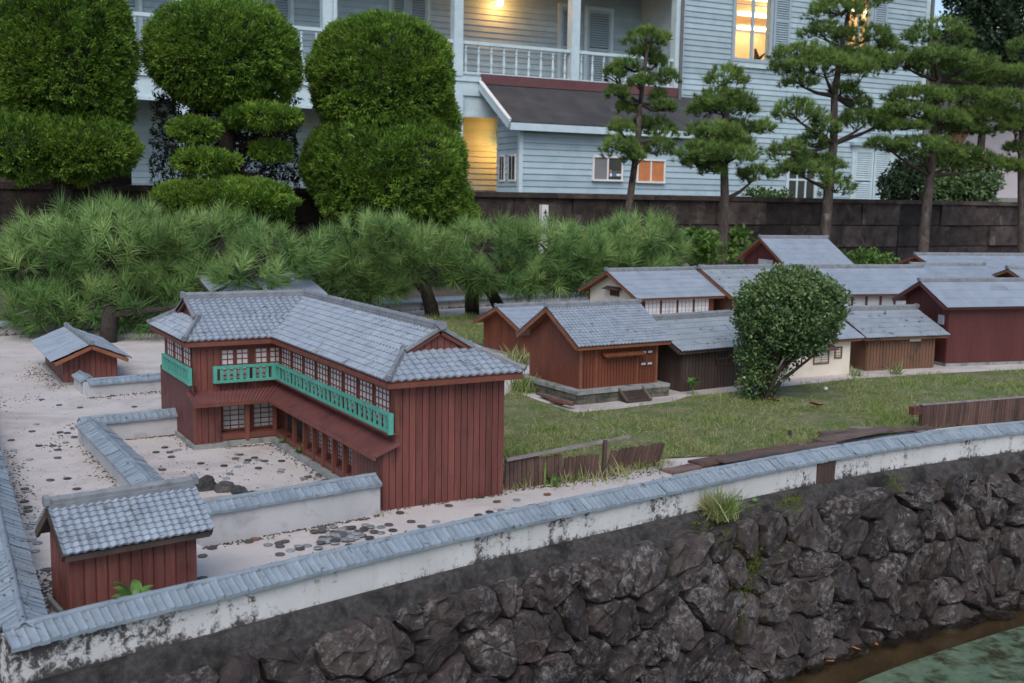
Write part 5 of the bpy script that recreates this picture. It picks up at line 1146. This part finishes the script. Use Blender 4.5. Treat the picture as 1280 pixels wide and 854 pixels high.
# round small-leaved bush on the lawn
b0 = atz(957, 501); dB = (b0 - CP).dot(CF)
R = thing('round_bush', 'round small-leaved bush on several stems growing on the lawn', 'bush', b0)
BL = [leaf_temp(7, .020, .011, (.1, 1.4), 1.0) for _ in range(5)]
PP = []; NN = []
for (px, py, rx, ry, dn) in ((994, 376, 58, 34, 1.3), (985, 405, 60, 28, 1.0), (945, 385, 24, 30, .6), (1028, 395, 26, 28, .7), (946, 440, 24, 34, .42), (944, 478, 20, 18, .42), (1000, 430, 38, 14, .3), (975, 450, 20, 22, .15)):
    c = np.array(CP + ray(px, py) * dB); r = (rx * dB / FPX, rx * dB / FPX * .85, ry * dB / FPX); n = int(1900 * dn * (r[0] * r[2]) / .02)
    P, N = lobe_points(c, r, n, False, .42, (.55, 1.06), px); PP.append(P); NN.append(N)
for k in range(26):            # stray shoots that break the clipped outline
    a = U(0, 6.283); px, py = 990 + math.cos(a) * U(50, 66), 388 + math.sin(a) * U(34, 50); c = np.array(CP + ray(px, py) * (dB + U(-.12, .1))); P, N = lobe_points(c, (.022, .022, .03), 26, False, .3, (.2, 1.1), k); PP.append(P); NN.append(N)
P = np.concatenate(PP); N = np.concatenate(NN); var = np.clip(.35 + .22 * N[:, 2] + nr.normal(scale=.26, size=len(P)), 0, 1)
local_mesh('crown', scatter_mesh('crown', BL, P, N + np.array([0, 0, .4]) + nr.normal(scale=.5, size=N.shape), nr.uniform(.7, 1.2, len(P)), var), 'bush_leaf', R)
mb = MB()
for k in range(9):
    a = b0 + Vector((U(-.03, .03), U(-.03, .03), 0)); e = CP + ray(U(935, 1040), U(365, 430)) * (dB + U(-.12, .12)); m_ = a.lerp(e, .45) + Vector((U(-.03, .03), 0, .02)); mb.tube([a, a.lerp(m_, .5) + Vector((0, 0, .02)), m_, e], [.013, .010, .008, .003], 6)
    for q in range(6): s_ = m_.lerp(e, U(0, .8)); mb.tube([s_, s_ + Vector((U(-.08, .08), U(-.08, .08), U(.0, .09)))], [.004, .002], 4)
mb.build('stems', 'bark_dark', R, world=True, smooth=True)

# ------------------------------------------------------------------ lawn and grass
def inside(p, poly):
    x, y = p; c = False
    for (x0, y0), (x1, y1) in zip(poly, poly[1:] + poly[:1]):
        if (y0 > y) != (y1 > y) and x < (x1 - x0) * (y - y0) / (y1 - y0) + x0: c = not c
    return c
def zpoly(pix): return [tuple(atz(*q)[:2]) for q in pix]
LAWN_F = zpoly([(622, 606), (760, 590), (830, 574), (910, 570), (1000, 556), (1100, 545), (1190, 534), (1290, 524), (1420, 515), (1420, 452), (1290, 462), (1190, 467), (1075, 474), (1000, 482), (925, 490), (858, 497), (840, 503), (775, 512), (718, 517), (668, 500), (640, 490), (622, 500)])
LAWN_B = zpoly([(500, 452), (560, 430), (600, 432), (660, 444), (760, 440), (860, 420), (800, 392), (640, 393), (500, 400), (330, 410), (330, 440)])
for nm, poly in (('lawn', LAWN_F), ('lawn', LAWN_B)):
    mb = MB(); n = len(poly); mb.add([(x, y, .004) for x, y in poly], [tuple(range(n))]); o = mb.build(nm, 'lawn_soil', None, fixn=False); tag(o, kind='structure')
    if o.data.polygons[0].normal.z < 0: o.data.flip_normals()
HOUSEBOX = [(2.46, 3.0, 3.70, 4.25), (2.9, 3.5, 4.95, 5.42), (3.05, 3.62, 3.78, 4.3)]
def blade(L, wd, bend):
    v = [(-wd / 2, 0, 0), (wd / 2, 0, 0), (-wd * .38, bend * .35 * L, L * .55), (wd * .38, bend * .35 * L, L * .55), (0, bend * L, L * .95)]
    return np.array(v), np.array([(0, 1, 3), (0, 3, 2), (2, 3, 4)])
BLADES = [blade(1.0, .075, b_) for b_ in (.1, .3, .5, .8)]
def grass_field(poly, n, hmin, hmax, lay=.35, straw=.25):
    xs = [p[0] for p in poly]; ys = [p[1] for p in poly]; P = []; A = []; Sx = []; V = []
    while len(P) < n:
        x, y = U(min(xs), max(xs)), U(min(ys), max(ys))
        if not inside((x, y), poly) or any(a < x < b_ and c < y < d for a, b_, c, d in HOUSEBOX): continue
        k = noise.noise(Vector((x * 3.0, y * 3.0, 0))) + .7 * noise.noise(Vector((x * 11, y * 11, 5)))
        if rng.random() > .50 + .75 * k: continue
        P.append((x, y, .002)); dry = rng.random() < straw * (1 - k)
        A.append((rng.gauss(0, lay + (.9 if dry else 0)), rng.gauss(0, lay + (.9 if dry else 0)), 1 if not dry else .45)); Sx.append(U(hmin, hmax) * (1 + .5 * k)); V.append(U(.86, 1.0) if dry else min(.8, max(0, .38 + .35 * k + rng.gauss(0, .16))))
    return scatter_mesh('grass', BLADES, P, A, Sx, V)
tag(link('lawn_grass', grass_field(LAWN_F, 46000, .010, .030, .6, .5), 'grass'), 'short green and straw coloured grass of the front lawn', 'grass', kind='stuff')
tag(link('lawn_grass', grass_field(LAWN_B, 13000, .018, .042), 'grass'), 'patchy grass behind the two storey house under the pines', 'grass', kind='stuff')
def tuft(label, p, n, L, spread, straw=.1, name='grass_tuft', group=None, wd=1.0, m='grass'):
    P = [(p[0] + rng.gauss(0, spread * .35), p[1] + rng.gauss(0, spread * .35), p[2] - .002) for _ in range(n)]; D = [(rng.gauss(0, .45), rng.gauss(0, .45), 1) for _ in range(n)]
    T = [(v * np.array([wd, 1, 1]), f) for v, f in BLADES]
    me = scatter_mesh('blades', T, P, D, nr.uniform(.5, 1.1, n) * L, np.where(nr.random(n) < straw, .93, nr.uniform(.15, .7, n)))
    o = link(name, me, m); me.transform(Matrix.Translation(-Vector(p))); o.location = p; return tag(o, label, 'grass', group, 'thing')
tuft('spiky grass tuft hanging over the ledge above the mossy stones', wall_pt(1.83, -.02, .0), 520, .085, .055, .15, wd=.5)
tuft('dense dark grass clump beside the shed wall behind the plinth', atz(650, 455), 170, .10, .12)
tuft('grass clump at the left corner of the stone plinth', atz(655, 490), 170, .095, .10)
tuft('thin grass clump at the foot of the first broken fence', atz(672, 602), 60, .11, .12)
tuft('short grass clump under the leaning fence panel', atz(740, 596), 70, .06, .16, .5)
tuft('small weed clump at the left foot of the brown shed', atz(1070, 470), 50, .06, .05)
tuft('tall wispy grass stem in front of the brown shed', atz(1120, 468), 26, .10, .05)
tuft('little grass clump in the corner of the gable end and fence', atz(618, 616), 30, .04, .03)
tuft('dry brown weed against the courtyard wall beside the house', atz(214, 540), 60, .055, .05, .9)
tuft('dry weed at the end of the courtyard wall beside the gable', atz(470, 642), 50, .022, .03, .95)
for k, (px, py, n_, h_) in enumerate(((640, 612, 40, .03), (655, 609, 50, .045), (690, 604, 60, .04), (705, 602, 60, .05), (722, 600, 70, .04), (762, 594, 80, .045), (780, 590, 80, .04), (800, 587, 90, .045), (818, 584, 70, .04), (835, 580, 60, .03))):
    tuft('ragged grass fringe growing along the foot of the broken fence', atz(px, py), n_, h_, .05, .45, 'grass_fringe', 'grass fringe along the broken fence')
# leafy plants built leaf by leaf
def leaf_plant(label, p, leaves, L, wd, m='leafplain', name='leafy_weed', stalk=.0):
    R = thing(name, label, 'plant', p); lm = MB(); 
    n = 6
    for i in range(n + 1):
        t_ = i / n; w_ = wd * math.sin(math.pi * min(1, t_ * .96 + .04)) ** .8 / 2; z = .35 * L * math.sin(t_ * 2.2); x = L * t_
        lm.v += [Vector((x, -w_, z + w_ * .35)), Vector((x, 0, z)), Vector((x, w_, z + w_ * .35))]
    for i in range(n):
        for k in range(2): a = i * 3 + k; lm.f.append((a, a + 3, a + 4, a + 1))
    me = lm.mesh('leaf'); me.materials.append(MATS[m]); me.polygons.foreach_set('use_smooth', [True] * len(me.polygons))
    for i in range(leaves):
        a = 2 * math.pi * i / leaves + U(-.4, .4); link('leaf', me, None, R, (0, 0, stalk + U(0, .004)), (U(-.3, .3), U(-.75, -.1), a), (U(.6, 1.15),) * 3)
    MB().tube([(0, 0, -.002), (0, 0, stalk + .01)], [.004, .003], 6).build('stem', m, R)
    return R
leaf_plant('broad-leaved green plant in front of the corner storehouse', Vector((.395, 2.165, .0)), 9, .062, .024, stalk=.035)
leaf_plant('green weed in the inner corner of the courtyard', atz(358, 560), 11, .04, .016, stalk=.012)
leaf_plant('second small green weed along the verandah plinth', atz(374, 573), 9, .034, .014, stalk=.008)
leaf_plant('round-leaved weed at the foot of the dark shed', atz(866, 494), 8, .055, .04, stalk=.03)
leaf_plant('tiny weed growing on the ledge by the mossy crack', wall_pt(2.0, -.02, -.02), 7, .022, .012)
for k in range(5):
    p = atz(U(672, 700), U(598, 610)); leaf_plant('small leafy weed among the grass below the broken fence', p, 6, .024, .014, stalk=.01)['group'] = 'small weeds below the broken fence'

# ------------------------------------------------------------------ broken fences, loose boards
def slat_mesh(wd, h, th): return MB().box(-wd / 2, wd / 2, -th / 2, th / 2, 0, h).mesh('slat')
F1 = thing('broken_fence', 'weathered board fence with broken leaning panel in front of the gable end', 'fence', atz(630, 614))
sm = slat_mesh(.0122, .100, .006); sm.materials.append(MATS['weathered'])
a, b_ = atz(631, 613), atz(747, 596); d = (b_ - a); iv = MW[F1.name].inverted(); ang = math.atan2(d.y, d.x); L = d.length
n = int(L / .0145)
for i in range(n):
    u = (i + .5) / n; q = a + d * u; link('slat', sm, None, F1, iv @ q + Vector((0, 0, -.01)), (rad(-3) + U(-.03, .03), U(-.02, .02) + (.10 if u > .62 else 0), ang + U(-.04, .04)), (1, 1, (1.0 - .1 * u) * U(.96, 1.02) * (.9 if u > .62 else 1)))
c1, d1 = atz(755, 593), atz(822, 582); dd = d1 - c1; n = int(dd.length / .0145)
for i in range(n):
    u = (i + .5) / n; link('slat', sm, None, F1, iv @ (c1 + dd * u) + Vector((0, 0, -.012)), (U(-.03, .03), .32 + U(-.02, .02), math.atan2(dd.y, dd.x)), (1, 1, U(.86, .92)))
tz_ = Vector((0, 0, 1)); t0 = a + tz_ * .092 + Vector((0, -.004, 0)); t1 = atz(786, 590) + tz_ * .115
MB().bar(iv @ t0, iv @ (t0.lerp(t1, .8)), .012, .008).build('rail', 'grey_wood', F1, fixn=True); MB().bar(iv @ t0.lerp(t1, .8), iv @ t1, .010, .005).build('rail', 'grey_wood', F1, fixn=True)
pq = atz(754, 596); MB().bar(iv @ pq, iv @ (pq + Vector((.004, 0, .115))), .012, .010, (0, 1, 0)).build('post', 'dark_board', F1, fixn=True)
F2 = thing('slat_fence', 'low brown slat fence with red block end at the right picture edge', 'fence', atz(1150, 538))
a, b_ = atz(1150, 537), atz(1400, 515); d = b_ - a; n = int(d.length / .0135); iv = MW[F2.name].inverted(); ang = math.atan2(d.y, d.x)
sm2 = slat_mesh(.0115, .098, .006); sm2.materials.append(MATS['weathered'])
for i in range(n): q = a + d * ((i + .5) / n); link('slat', sm2, None, F2, iv @ q + Vector((0, 0, -.004)), (0, .06 + U(-.012, .012), ang), (1, 1, U(.99, 1.01)))
nrm = Vector((-d.y, d.x, 0)).normalized()
MB().bar(iv @ (a + nrm * .006 + tz_ * .05), iv @ (b_ + nrm * .006 + tz_ * .05), .006, .085).build('backing_board', 'dark_board', F2, fixn=True); MB().bar(iv @ (a + tz_ * .096 + nrm * .002), iv @ (b_ + tz_ * .096 + nrm * .002), .014, .005).build('rail', 'grey_wood', F2, fixn=True)
e0 = a + tz_ * .073 + d.normalized() * .03 + nrm * .012; e1 = e0 - d.normalized() * .068; MB().bar(iv @ e0, iv @ e1, .026, .03).build('end_block', 'red_board', F2, fixn=True)
def loose_board(label, p0, p1, wd, th, m='plank_wood', z=.006, tilt=0):
    A, B_ = Vector(p0), Vector(p1); A.z = z; B_.z = z + tilt; c = (A + B_) / 2
    mb = MB().bar(A - c, B_ - c, wd, th); o = mb.build('loose_board', m, None, fixn=True, centre=False); o.location = c; return tag(o, label, 'board', 'loose boards lying along the pool wall', 'thing')
loose_board('dark loose board lying flat by the tile cap nearest the broken fence', atz(835, 592), atz(900, 578), .045, .008)
loose_board('wide reddish loose board lying by the tile cap', atz(868, 584), atz(1000, 562), .065, .008, 'weathered', .012)
loose_board('long dark loose board with raised end beside the tile cap', atz(900, 584), atz(1040, 560), .04, .007, 'plank_wood', .020)
loose_board('red brown loose board lying crosswise over other boards', atz(1022, 560), atz(1110, 545), .05, .010, 'plank_wood', .024, .006)
loose_board('narrow dark loose board on top of the board pile', atz(1024, 552), atz(1165, 541), .028, .010, 'plank_wood', .03, -.01)
loose_board('thin grey stick lying on the grass edge', atz(1060, 538), atz(1160, 541), .008, .006, 'grey_wood', .012)
for k, (p0, p1) in enumerate((((672, 493), (716, 505)), ((676, 497), (705, 509)), ((688, 505), (716, 512)))): 
    o = loose_board(('longest', 'middle', 'short red')[k] + ' loose strip of wood at the foot of the plinth', atz(*p0), atz(*p1), .022, .006, ('plank_wood', 'weathered', 'red_board')[k], .006 + k * .006); o['group'] = 'wood strips by the plinth'
q = atz(987, 551); single('wood_peg', MB().box(q.x - .005, q.x + .005, q.y - .005, q.y + .005, 0, .038), 'dark_board', 'small upright dark peg standing in the grass', 'peg')
# fallen leaves and odd bits
def curled_leaf(label, p, L, wd, rz, m='dry_leaf', name='dry_leaf', group=None):
    mb = MB(); n = 7
    for i in range(n + 1):
        t_ = i / n; w_ = wd * math.sin(math.pi * (.04 + .92 * t_)) / 2; x = L * (t_ - .5); z = .10 * L * math.cos(t_ * 5)
        mb.v += [Vector((x, -w_, z + w_ * .7 + .006)), Vector((x, 0, z * .7 + .003)), Vector((x, w_, z + w_ * .5 + .006))]
    for i in range(n):
        for k in range(2): a = i * 3 + k; mb.f.append((a, a + 3, a + 4, a + 1))
    o = mb.build(name, m, None, centre=False, smooth=True); o.location = p; o.rotation_euler = (0, 0, rz); return tag(o, label, 'leaf', group, 'thing')
curled_leaf('orange dry leaf lying under the round bush', atz(958, 503) + Vector((0, -.05, .012)), .06, .03, -.4); curled_leaf('orange brown leaf on the lawn right of the bush', atz(1020, 512) + Vector((0, 0, .018)), .06, .028, -.6)
for (px, py, lb) in ((1096, 808, 'orange leaf floating at the water edge, larger'), (1038, 829, 'pale brown leaf floating below the stones'), (1070, 813, 'yellowish leaf floating between two others at the water edge')): curled_leaf(lb, atz(px, py, -.499), .028, .012, U(-1, 1))
q = atz(1032, 491); single('white_pebble', MB().lathe([(.004, 0), (.009, .004), (.009, .010), (.004, .014)], 10, (q.x, q.y, .012)), 'sign_white', 'small white pebble in the grass right of the bush', 'pebble')
# rocks and sand in the courtyard
def rock(label, p, r, seed, group=None, m='rock'):
    bm = bmesh.new(); bmesh.ops.create_icosphere(bm, subdivisions=3, radius=1.0)
    for v in bm.verts:
        q = v.co * (1 + .38 * noise.noise(v.co * 1.4 + Vector((seed * 7, 0, 0))) + .12 * noise.noise(v.co * 4 + Vector((seed, 3, 0))) + .05 * noise.noise(v.co * 9)); v.co = Vector((q.x * r[0], q.y * r[1], max(q.z, -.35) * r[2]))
    me = bpy.data.meshes.new('rock'); bm.to_mesh(me); bm.free(); o = link('courtyard_rock', me, m); o.location = (p[0], p[1], .35 * r[2] - .003); return tag(o, label, 'rock', group, 'thing')
for k, (px, py, r, lb) in enumerate(((257, 612, (.036, .022, .030), 'largest dark rock beside the storehouse ridge'), (281, 614, (.028, .02, .026), 'second dark rock in the courtyard row'), (299, 617, (.024, .018, .02), 'third lower dark rock in the courtyard row'), (316, 619, (.016, .013, .013), 'smallest dark rock at the end of the courtyard row'))): rock(lb, atz(px, py), r, k + 1, 'rocks in the courtyard')
c = atz(275, 628); mb = MB(); K = 18; mb.add([(c.x + math.cos(6.283 * i / K) * .085 * (1 + .2 * noise.noise(Vector((i, 0, 0)))), c.y + math.sin(6.283 * i / K) * .055, .004) for i in range(K)], [tuple(range(K))]); tag(mb.build('sand_patch', 'sand', None), kind='structure')
# stone posts and the white stake before the block wall
for k, px in enumerate((833, 857, 879)):
    p = aty(px, 345, 8.2); p.z = -.06; top = aty(px, 328 + k, 8.2).z
    single('stone_post', MB().lathe([(.045, 0), (.045, top - p.z - .05), (.036, top - p.z - .02), (.014, top - p.z)], 10, p), 'plinth_stone', ('first', 'second', 'third')[k] + ' little round-topped stone post counted from the pines behind the paper window house', 'post', 'stone posts behind the village', smooth=False)
p = aty(679, 300, 10.6); T = aty(679, 256, 10.6).z
STK = thing('white_stake', 'white marker stake with dark writing in front of the block wall', 'marker', (p.x, p.y, -.06))
MB().box(-.042, .042, -.03, .03, 0, T + .06).build('stake', 'sign_white', STK)
for (x0, x1, z0, z1) in ((-.02, .026, .06, .075), (-.002, .012, .035, .11), (-.024, -.012, .11, .14), (.008, .026, .10, .125), (-.018, .022, .145, .155)): MB().box(x0, x1, -.033, -.0305, T + .06 - z1 - .02, T + .06 - z0 - .02).build('writing', 'ink_and_dark_opening', STK)

# ------------------------------------------------------------------ coins thrown onto the pale ground
cm_ = MB().lathe([(.0108, 0), (.0115, .0005), (.0115, .0013), (.0107, .0018), (.0098, .0015)], 18).mesh('coin')
COINM = {}
for k in ('coin_dark', 'coin_silver', 'coin_copper'): m_ = cm_.copy(); m_.materials.append(MATS[k]); m_.transform(Matrix.Scale(1.5, 4, (0, 0, 1))); COINM[k] = m_
ncoin = 0
def coin(px, py, kind, where, grp, lift=0):
    global ncoin
    p = atz(px, py); word = {'coin_dark': 'dark bronze', 'coin_silver': 'silvery', 'coin_copper': 'reddish copper'}[kind]
    s = {'coin_dark': 1.02, 'coin_silver': .96, 'coin_copper': 1.0}[kind]
    o = link('coin', COINM[kind], None, None, (p.x, p.y, .001 + lift), (U(-.05, .05), U(-.05, .05), U(0, 6)), (s, s, 1)); ncoin += 1
    tag(o, f'{word} coin {where}', 'coin', f'{word} coins {grp}', 'thing')
Dk, Si, Co = 'coin_dark', 'coin_silver', 'coin_copper'
G1 = ('in the dense scatter behind the front tile cap', 'in the dense scatter')
for k in range(62):
    px, py = rng.gauss(426, 17), 0; py = rng.gauss(672, 5.5) - (px - 420) * .12
    lim = 690 - (px - 400) * .235
    if py > lim - 2: continue
    coin(px, py, Si if rng.random() < .66 else Dk, *G1, lift=U(0, .004))
for (x, y, k) in ((448, 667, Dk), (455, 664, Dk), (462, 675, Dk), (440, 662, Dk), (403, 663, Dk), (393, 667, Dk), (430, 671, Dk), (401, 681, Dk), (437, 685, Dk)): coin(x, y, k, *G1, lift=.004)
G2 = ('lying alone on the strip before the courtyard wall', 'before the courtyard wall')
for (x, y, k) in ((265, 686, Dk), (253, 696, Dk), (253, 724, Dk), (311, 678, Dk), (319, 675, Co), (335, 682, Si), (349, 680, Dk), (350, 684, Dk), (356, 678, Dk), (363, 689, Si), (350, 694, Dk), (373, 684, Si), (375, 687, Dk), (312, 672, Si), (384, 683, Si), (268, 680, Si)): coin(x, y, k, *G2)
G3 = ('on the strip between the gable end and the tile cap', 'in front of the gable end')
for (x, y, k) in ((487, 636, Dk), (500, 642, Dk), (514, 653, Dk), (545, 653, Si), (567, 655, Co), (598, 645, Dk), (612, 641, Dk), (627, 639, Si), (645, 637, Si), (476, 660, Si), (486, 657, Dk), (491, 664, Dk), (527, 659, Dk), (561, 633, Dk), (621, 628, Dk), (646, 626, Si), (684, 619, Co), (601, 622, Dk), (664, 633, Si), (476, 667, Si)): coin(x, y, k, *G3)
G4 = ('on the courtyard ground inside the walls', 'inside the courtyard')
for (x, y, k) in ((206, 560, Dk), (195, 566, Dk), (212, 566, Dk), (218, 564, Si), (223, 563, Si), (214, 572, Dk), (251, 580, Dk), (280, 583, Dk), (203, 588, Dk), (218, 602, Dk), (283, 599, Si), (287, 593, Si), (294, 574, Co), (297, 569, Si), (300, 569, Dk), (310, 576, Dk), (308, 579, Si), (318, 573, Dk), (323, 576, Si), (331, 577, Dk), (323, 586, Dk), (297, 584, Si), (282, 606, Si), (293, 609, Dk), (385, 597, Dk), (379, 599, Si), (399, 594, Dk), (407, 601, Dk), (352, 588, Si), (350, 591, Si), (352, 577, Dk)): coin(x, y, k, *G4)
G5 = ('on the open yard beside the outer tiled wall', 'in the open yard')
for (x, y, k) in ((40, 540, Dk), (49, 558, Dk), (66, 558, Dk), (72, 563, Dk), (72, 573, Dk), (84, 599, Dk), (96, 612, Dk), (37, 575, Si), (25, 585, Si), (31, 612, Dk), (35, 615, Si), (45, 531, Si), (82, 554, Si), (17, 564, Si), (14, 551, Dk), (63, 601, Dk), (35, 640, Dk), (40, 648, Si), (41, 655, Si), (38, 661, Si), (43, 668, Si), (40, 676, Si), (47, 680, Si), (44, 690, Si), (60, 713, Dk), (35, 635, Dk), (30, 628, Dk), (48, 658, Si), (75, 541, Dk), (84, 542, Dk), (93, 547, Dk), (52, 500, Dk), (100, 510, Dk), (74, 507, Dk), (168, 509, Dk)): coin(x, y, k, *G5)
G6 = ('on the pale ground behind the wall of the gatehouse', 'by the gatehouse')

# ------------------------------------------------------------------ litter: crumbs of soil and leaf bits along wall feet and over the yard
CR_ = []
for _ in range(4):
    a = [U(.35, 1), U(.35, 1), U(.35, 1), U(.35, 1)]; v = [(a[0], 0, 0), (0, a[1] * .6, .0), (-a[2], 0, 0), (0, -a[3] * .6, 0), (0, 0, .35)]; CR_.append((np.array(v), np.array([(0, 1, 4), (1, 2, 4), (2, 3, 4), (3, 0, 4)])))
P = []; Sz = []
def crumbs_line(a, b_, n, spread, s=(.003, .008)):
    for _ in range(n):
        q = Vector(a).lerp(Vector(b_), rng.random()); P.append((q.x + rng.gauss(0, spread), q.y - abs(rng.gauss(0, spread)), .001)); Sz.append(U(*s))
crumbs_line((.63, 2.575, 0), (1.12, 2.637, 0), 260, .010); crumbs_line((.555, 2.9, 0), (.545, 3.85, 0), 260, .014); crumbs_line((.70, 4.74, 0), (1.05, 4.78, 0), 260, .03); crumbs_line((.62, 5.02, 0), (.60, 5.7, 0), 260, .03)
crumbs_line((.86, 3.62, 0), (.855, 4.1, 0), 120, .014); crumbs_line((1.13, 2.9, 0), (1.12, 3.6, 0), 220, .014); crumbs_line((.97, 3.60, 0), (1.12, 3.59, 0), 90, .012); crumbs_line((.24, 2.1, 0), (.27, 2.6, 0), 320, .018, (.003, .009)); crumbs_line((.29, 2.9, 0), (.32, 3.9, 0), 200, .018)
crumbs_line((1.15, 2.665, 0), (1.53, 2.665, 0), 60, .006); crumbs_line((1.55, 2.72, 0), (2.3, 2.70, 0), 420, .03); crumbs_line((.7, 3.86, 0), (.88, 3.87, 0), 90, .01)
for (px, py, n, sp) in ((95, 535, 40, .02), (80, 545, 26, .02), (72, 560, 30, .03), (40, 470, 50, .05), (20, 500, 50, .06), (60, 455, 60, .06), (210, 520, 60, .03), (300, 585, 60, .10), (400, 600, 24, .03)):
    q = atz(px, py)
    for _ in range(n): P.append((q.x + rng.gauss(0, sp), q.y + rng.gauss(0, sp * 1.6), .001)); Sz.append(U(.003, .009))
for _ in range(620):
    q = atz(U(0, 250), U(450, 640)); P.append((q.x, q.y, .001)); Sz.append(U(.0015, .005))
for _ in range(240):
    q = atz(U(190, 420), U(550, 640)); P.append((q.x, q.y, .001)); Sz.append(U(.0015, .005))
D = nr.normal(scale=.12, size=(len(P), 3)); D[:, 2] = 1
tag(link('leaf_litter', scatter_mesh('litter', CR_, P, D, np.array(Sz), np.zeros(len(P))), 'crumb'), 'dark crumbs of soil and leaf litter on the pale yard', 'litter', kind='stuff')
# leaf specks lying on roofs and caps
P = []; 
for i in range(170):
    s = U(.1, FL[-1] - .9); p, n_ = front_at(s); o_ = U(-.05, .01); P.append(tuple(p + n_ * (o_ - .028) + Vector((0, 0, .108 - abs(o_ + .003) * .5))))
for i in range(190):
    y = U(2.0, 3.9); x = .178 + (y - 1.985) * .032; o_ = U(-.04, .04); P.append((x + o_, y, .108 - abs(o_) * .5))
D = nr.normal(scale=.5, size=(len(P), 3)); D[:, 2] = 1
tag(link('cap_litter', scatter_mesh('litter', CR_, P, D, nr.uniform(.002, .006, len(P)), np.zeros(len(P))), 'crumb'), 'dark leaf bits caught on the blue tile caps', 'litter', kind='stuff')
# moss cushions on ledge and stones
P = []; N = []
def near_stone(s, h): return wall_pt(s, h, .0)
for (X_, Y_, z, n, sp) in ((1.95, 2.2, -.03, 140, .03), (2.27, 2.24, -.03, 150, .06), (2.078, 2.21, -.115, 420, .035), (2.10, 2.21, -.175, 420, .03), (2.04, 2.2, -.215, 380, .035), (1.99, 2.2, -.06, 200, .04), (2.02, 2.19, -.295, 200, .03), (1.88, 2.19, -.05, 120, .03), (2.18, 2.22, -.10, 140, .03), (2.75, 2.3, -.03, 60, .06)):
    q = Vector((X_, Y_, z)); s = min(range(0, len(fd)), key=lambda i: (fd[i] - Vector((q.x, q.y, 0))).length); s = FL[s]; h = max(-.03, WT - z)
    for _ in range(n): ss, hh = s + rng.gauss(0, sp * .6), h + (rng.gauss(0, sp * 1.2) if h > 0 else 0); P.append(tuple(wall_pt(ss, max(hh, -.02), U(-.03, .015) if h <= 0 else U(-.014, .020)))); p_, n_ = front_at(ss); N.append(tuple(n_ + Vector((0, 0, .8))))
MT = [leaf_temp(6, 1.0, .5, (.1, 1.2), .6) for _ in range(3)]
tag(link('moss', scatter_mesh('moss', MT, P, N, nr.uniform(.0025, .006, len(P)), nr.random(len(P))), 'moss'), 'bright green moss on the ledge and between the stones', 'moss', kind='stuff')
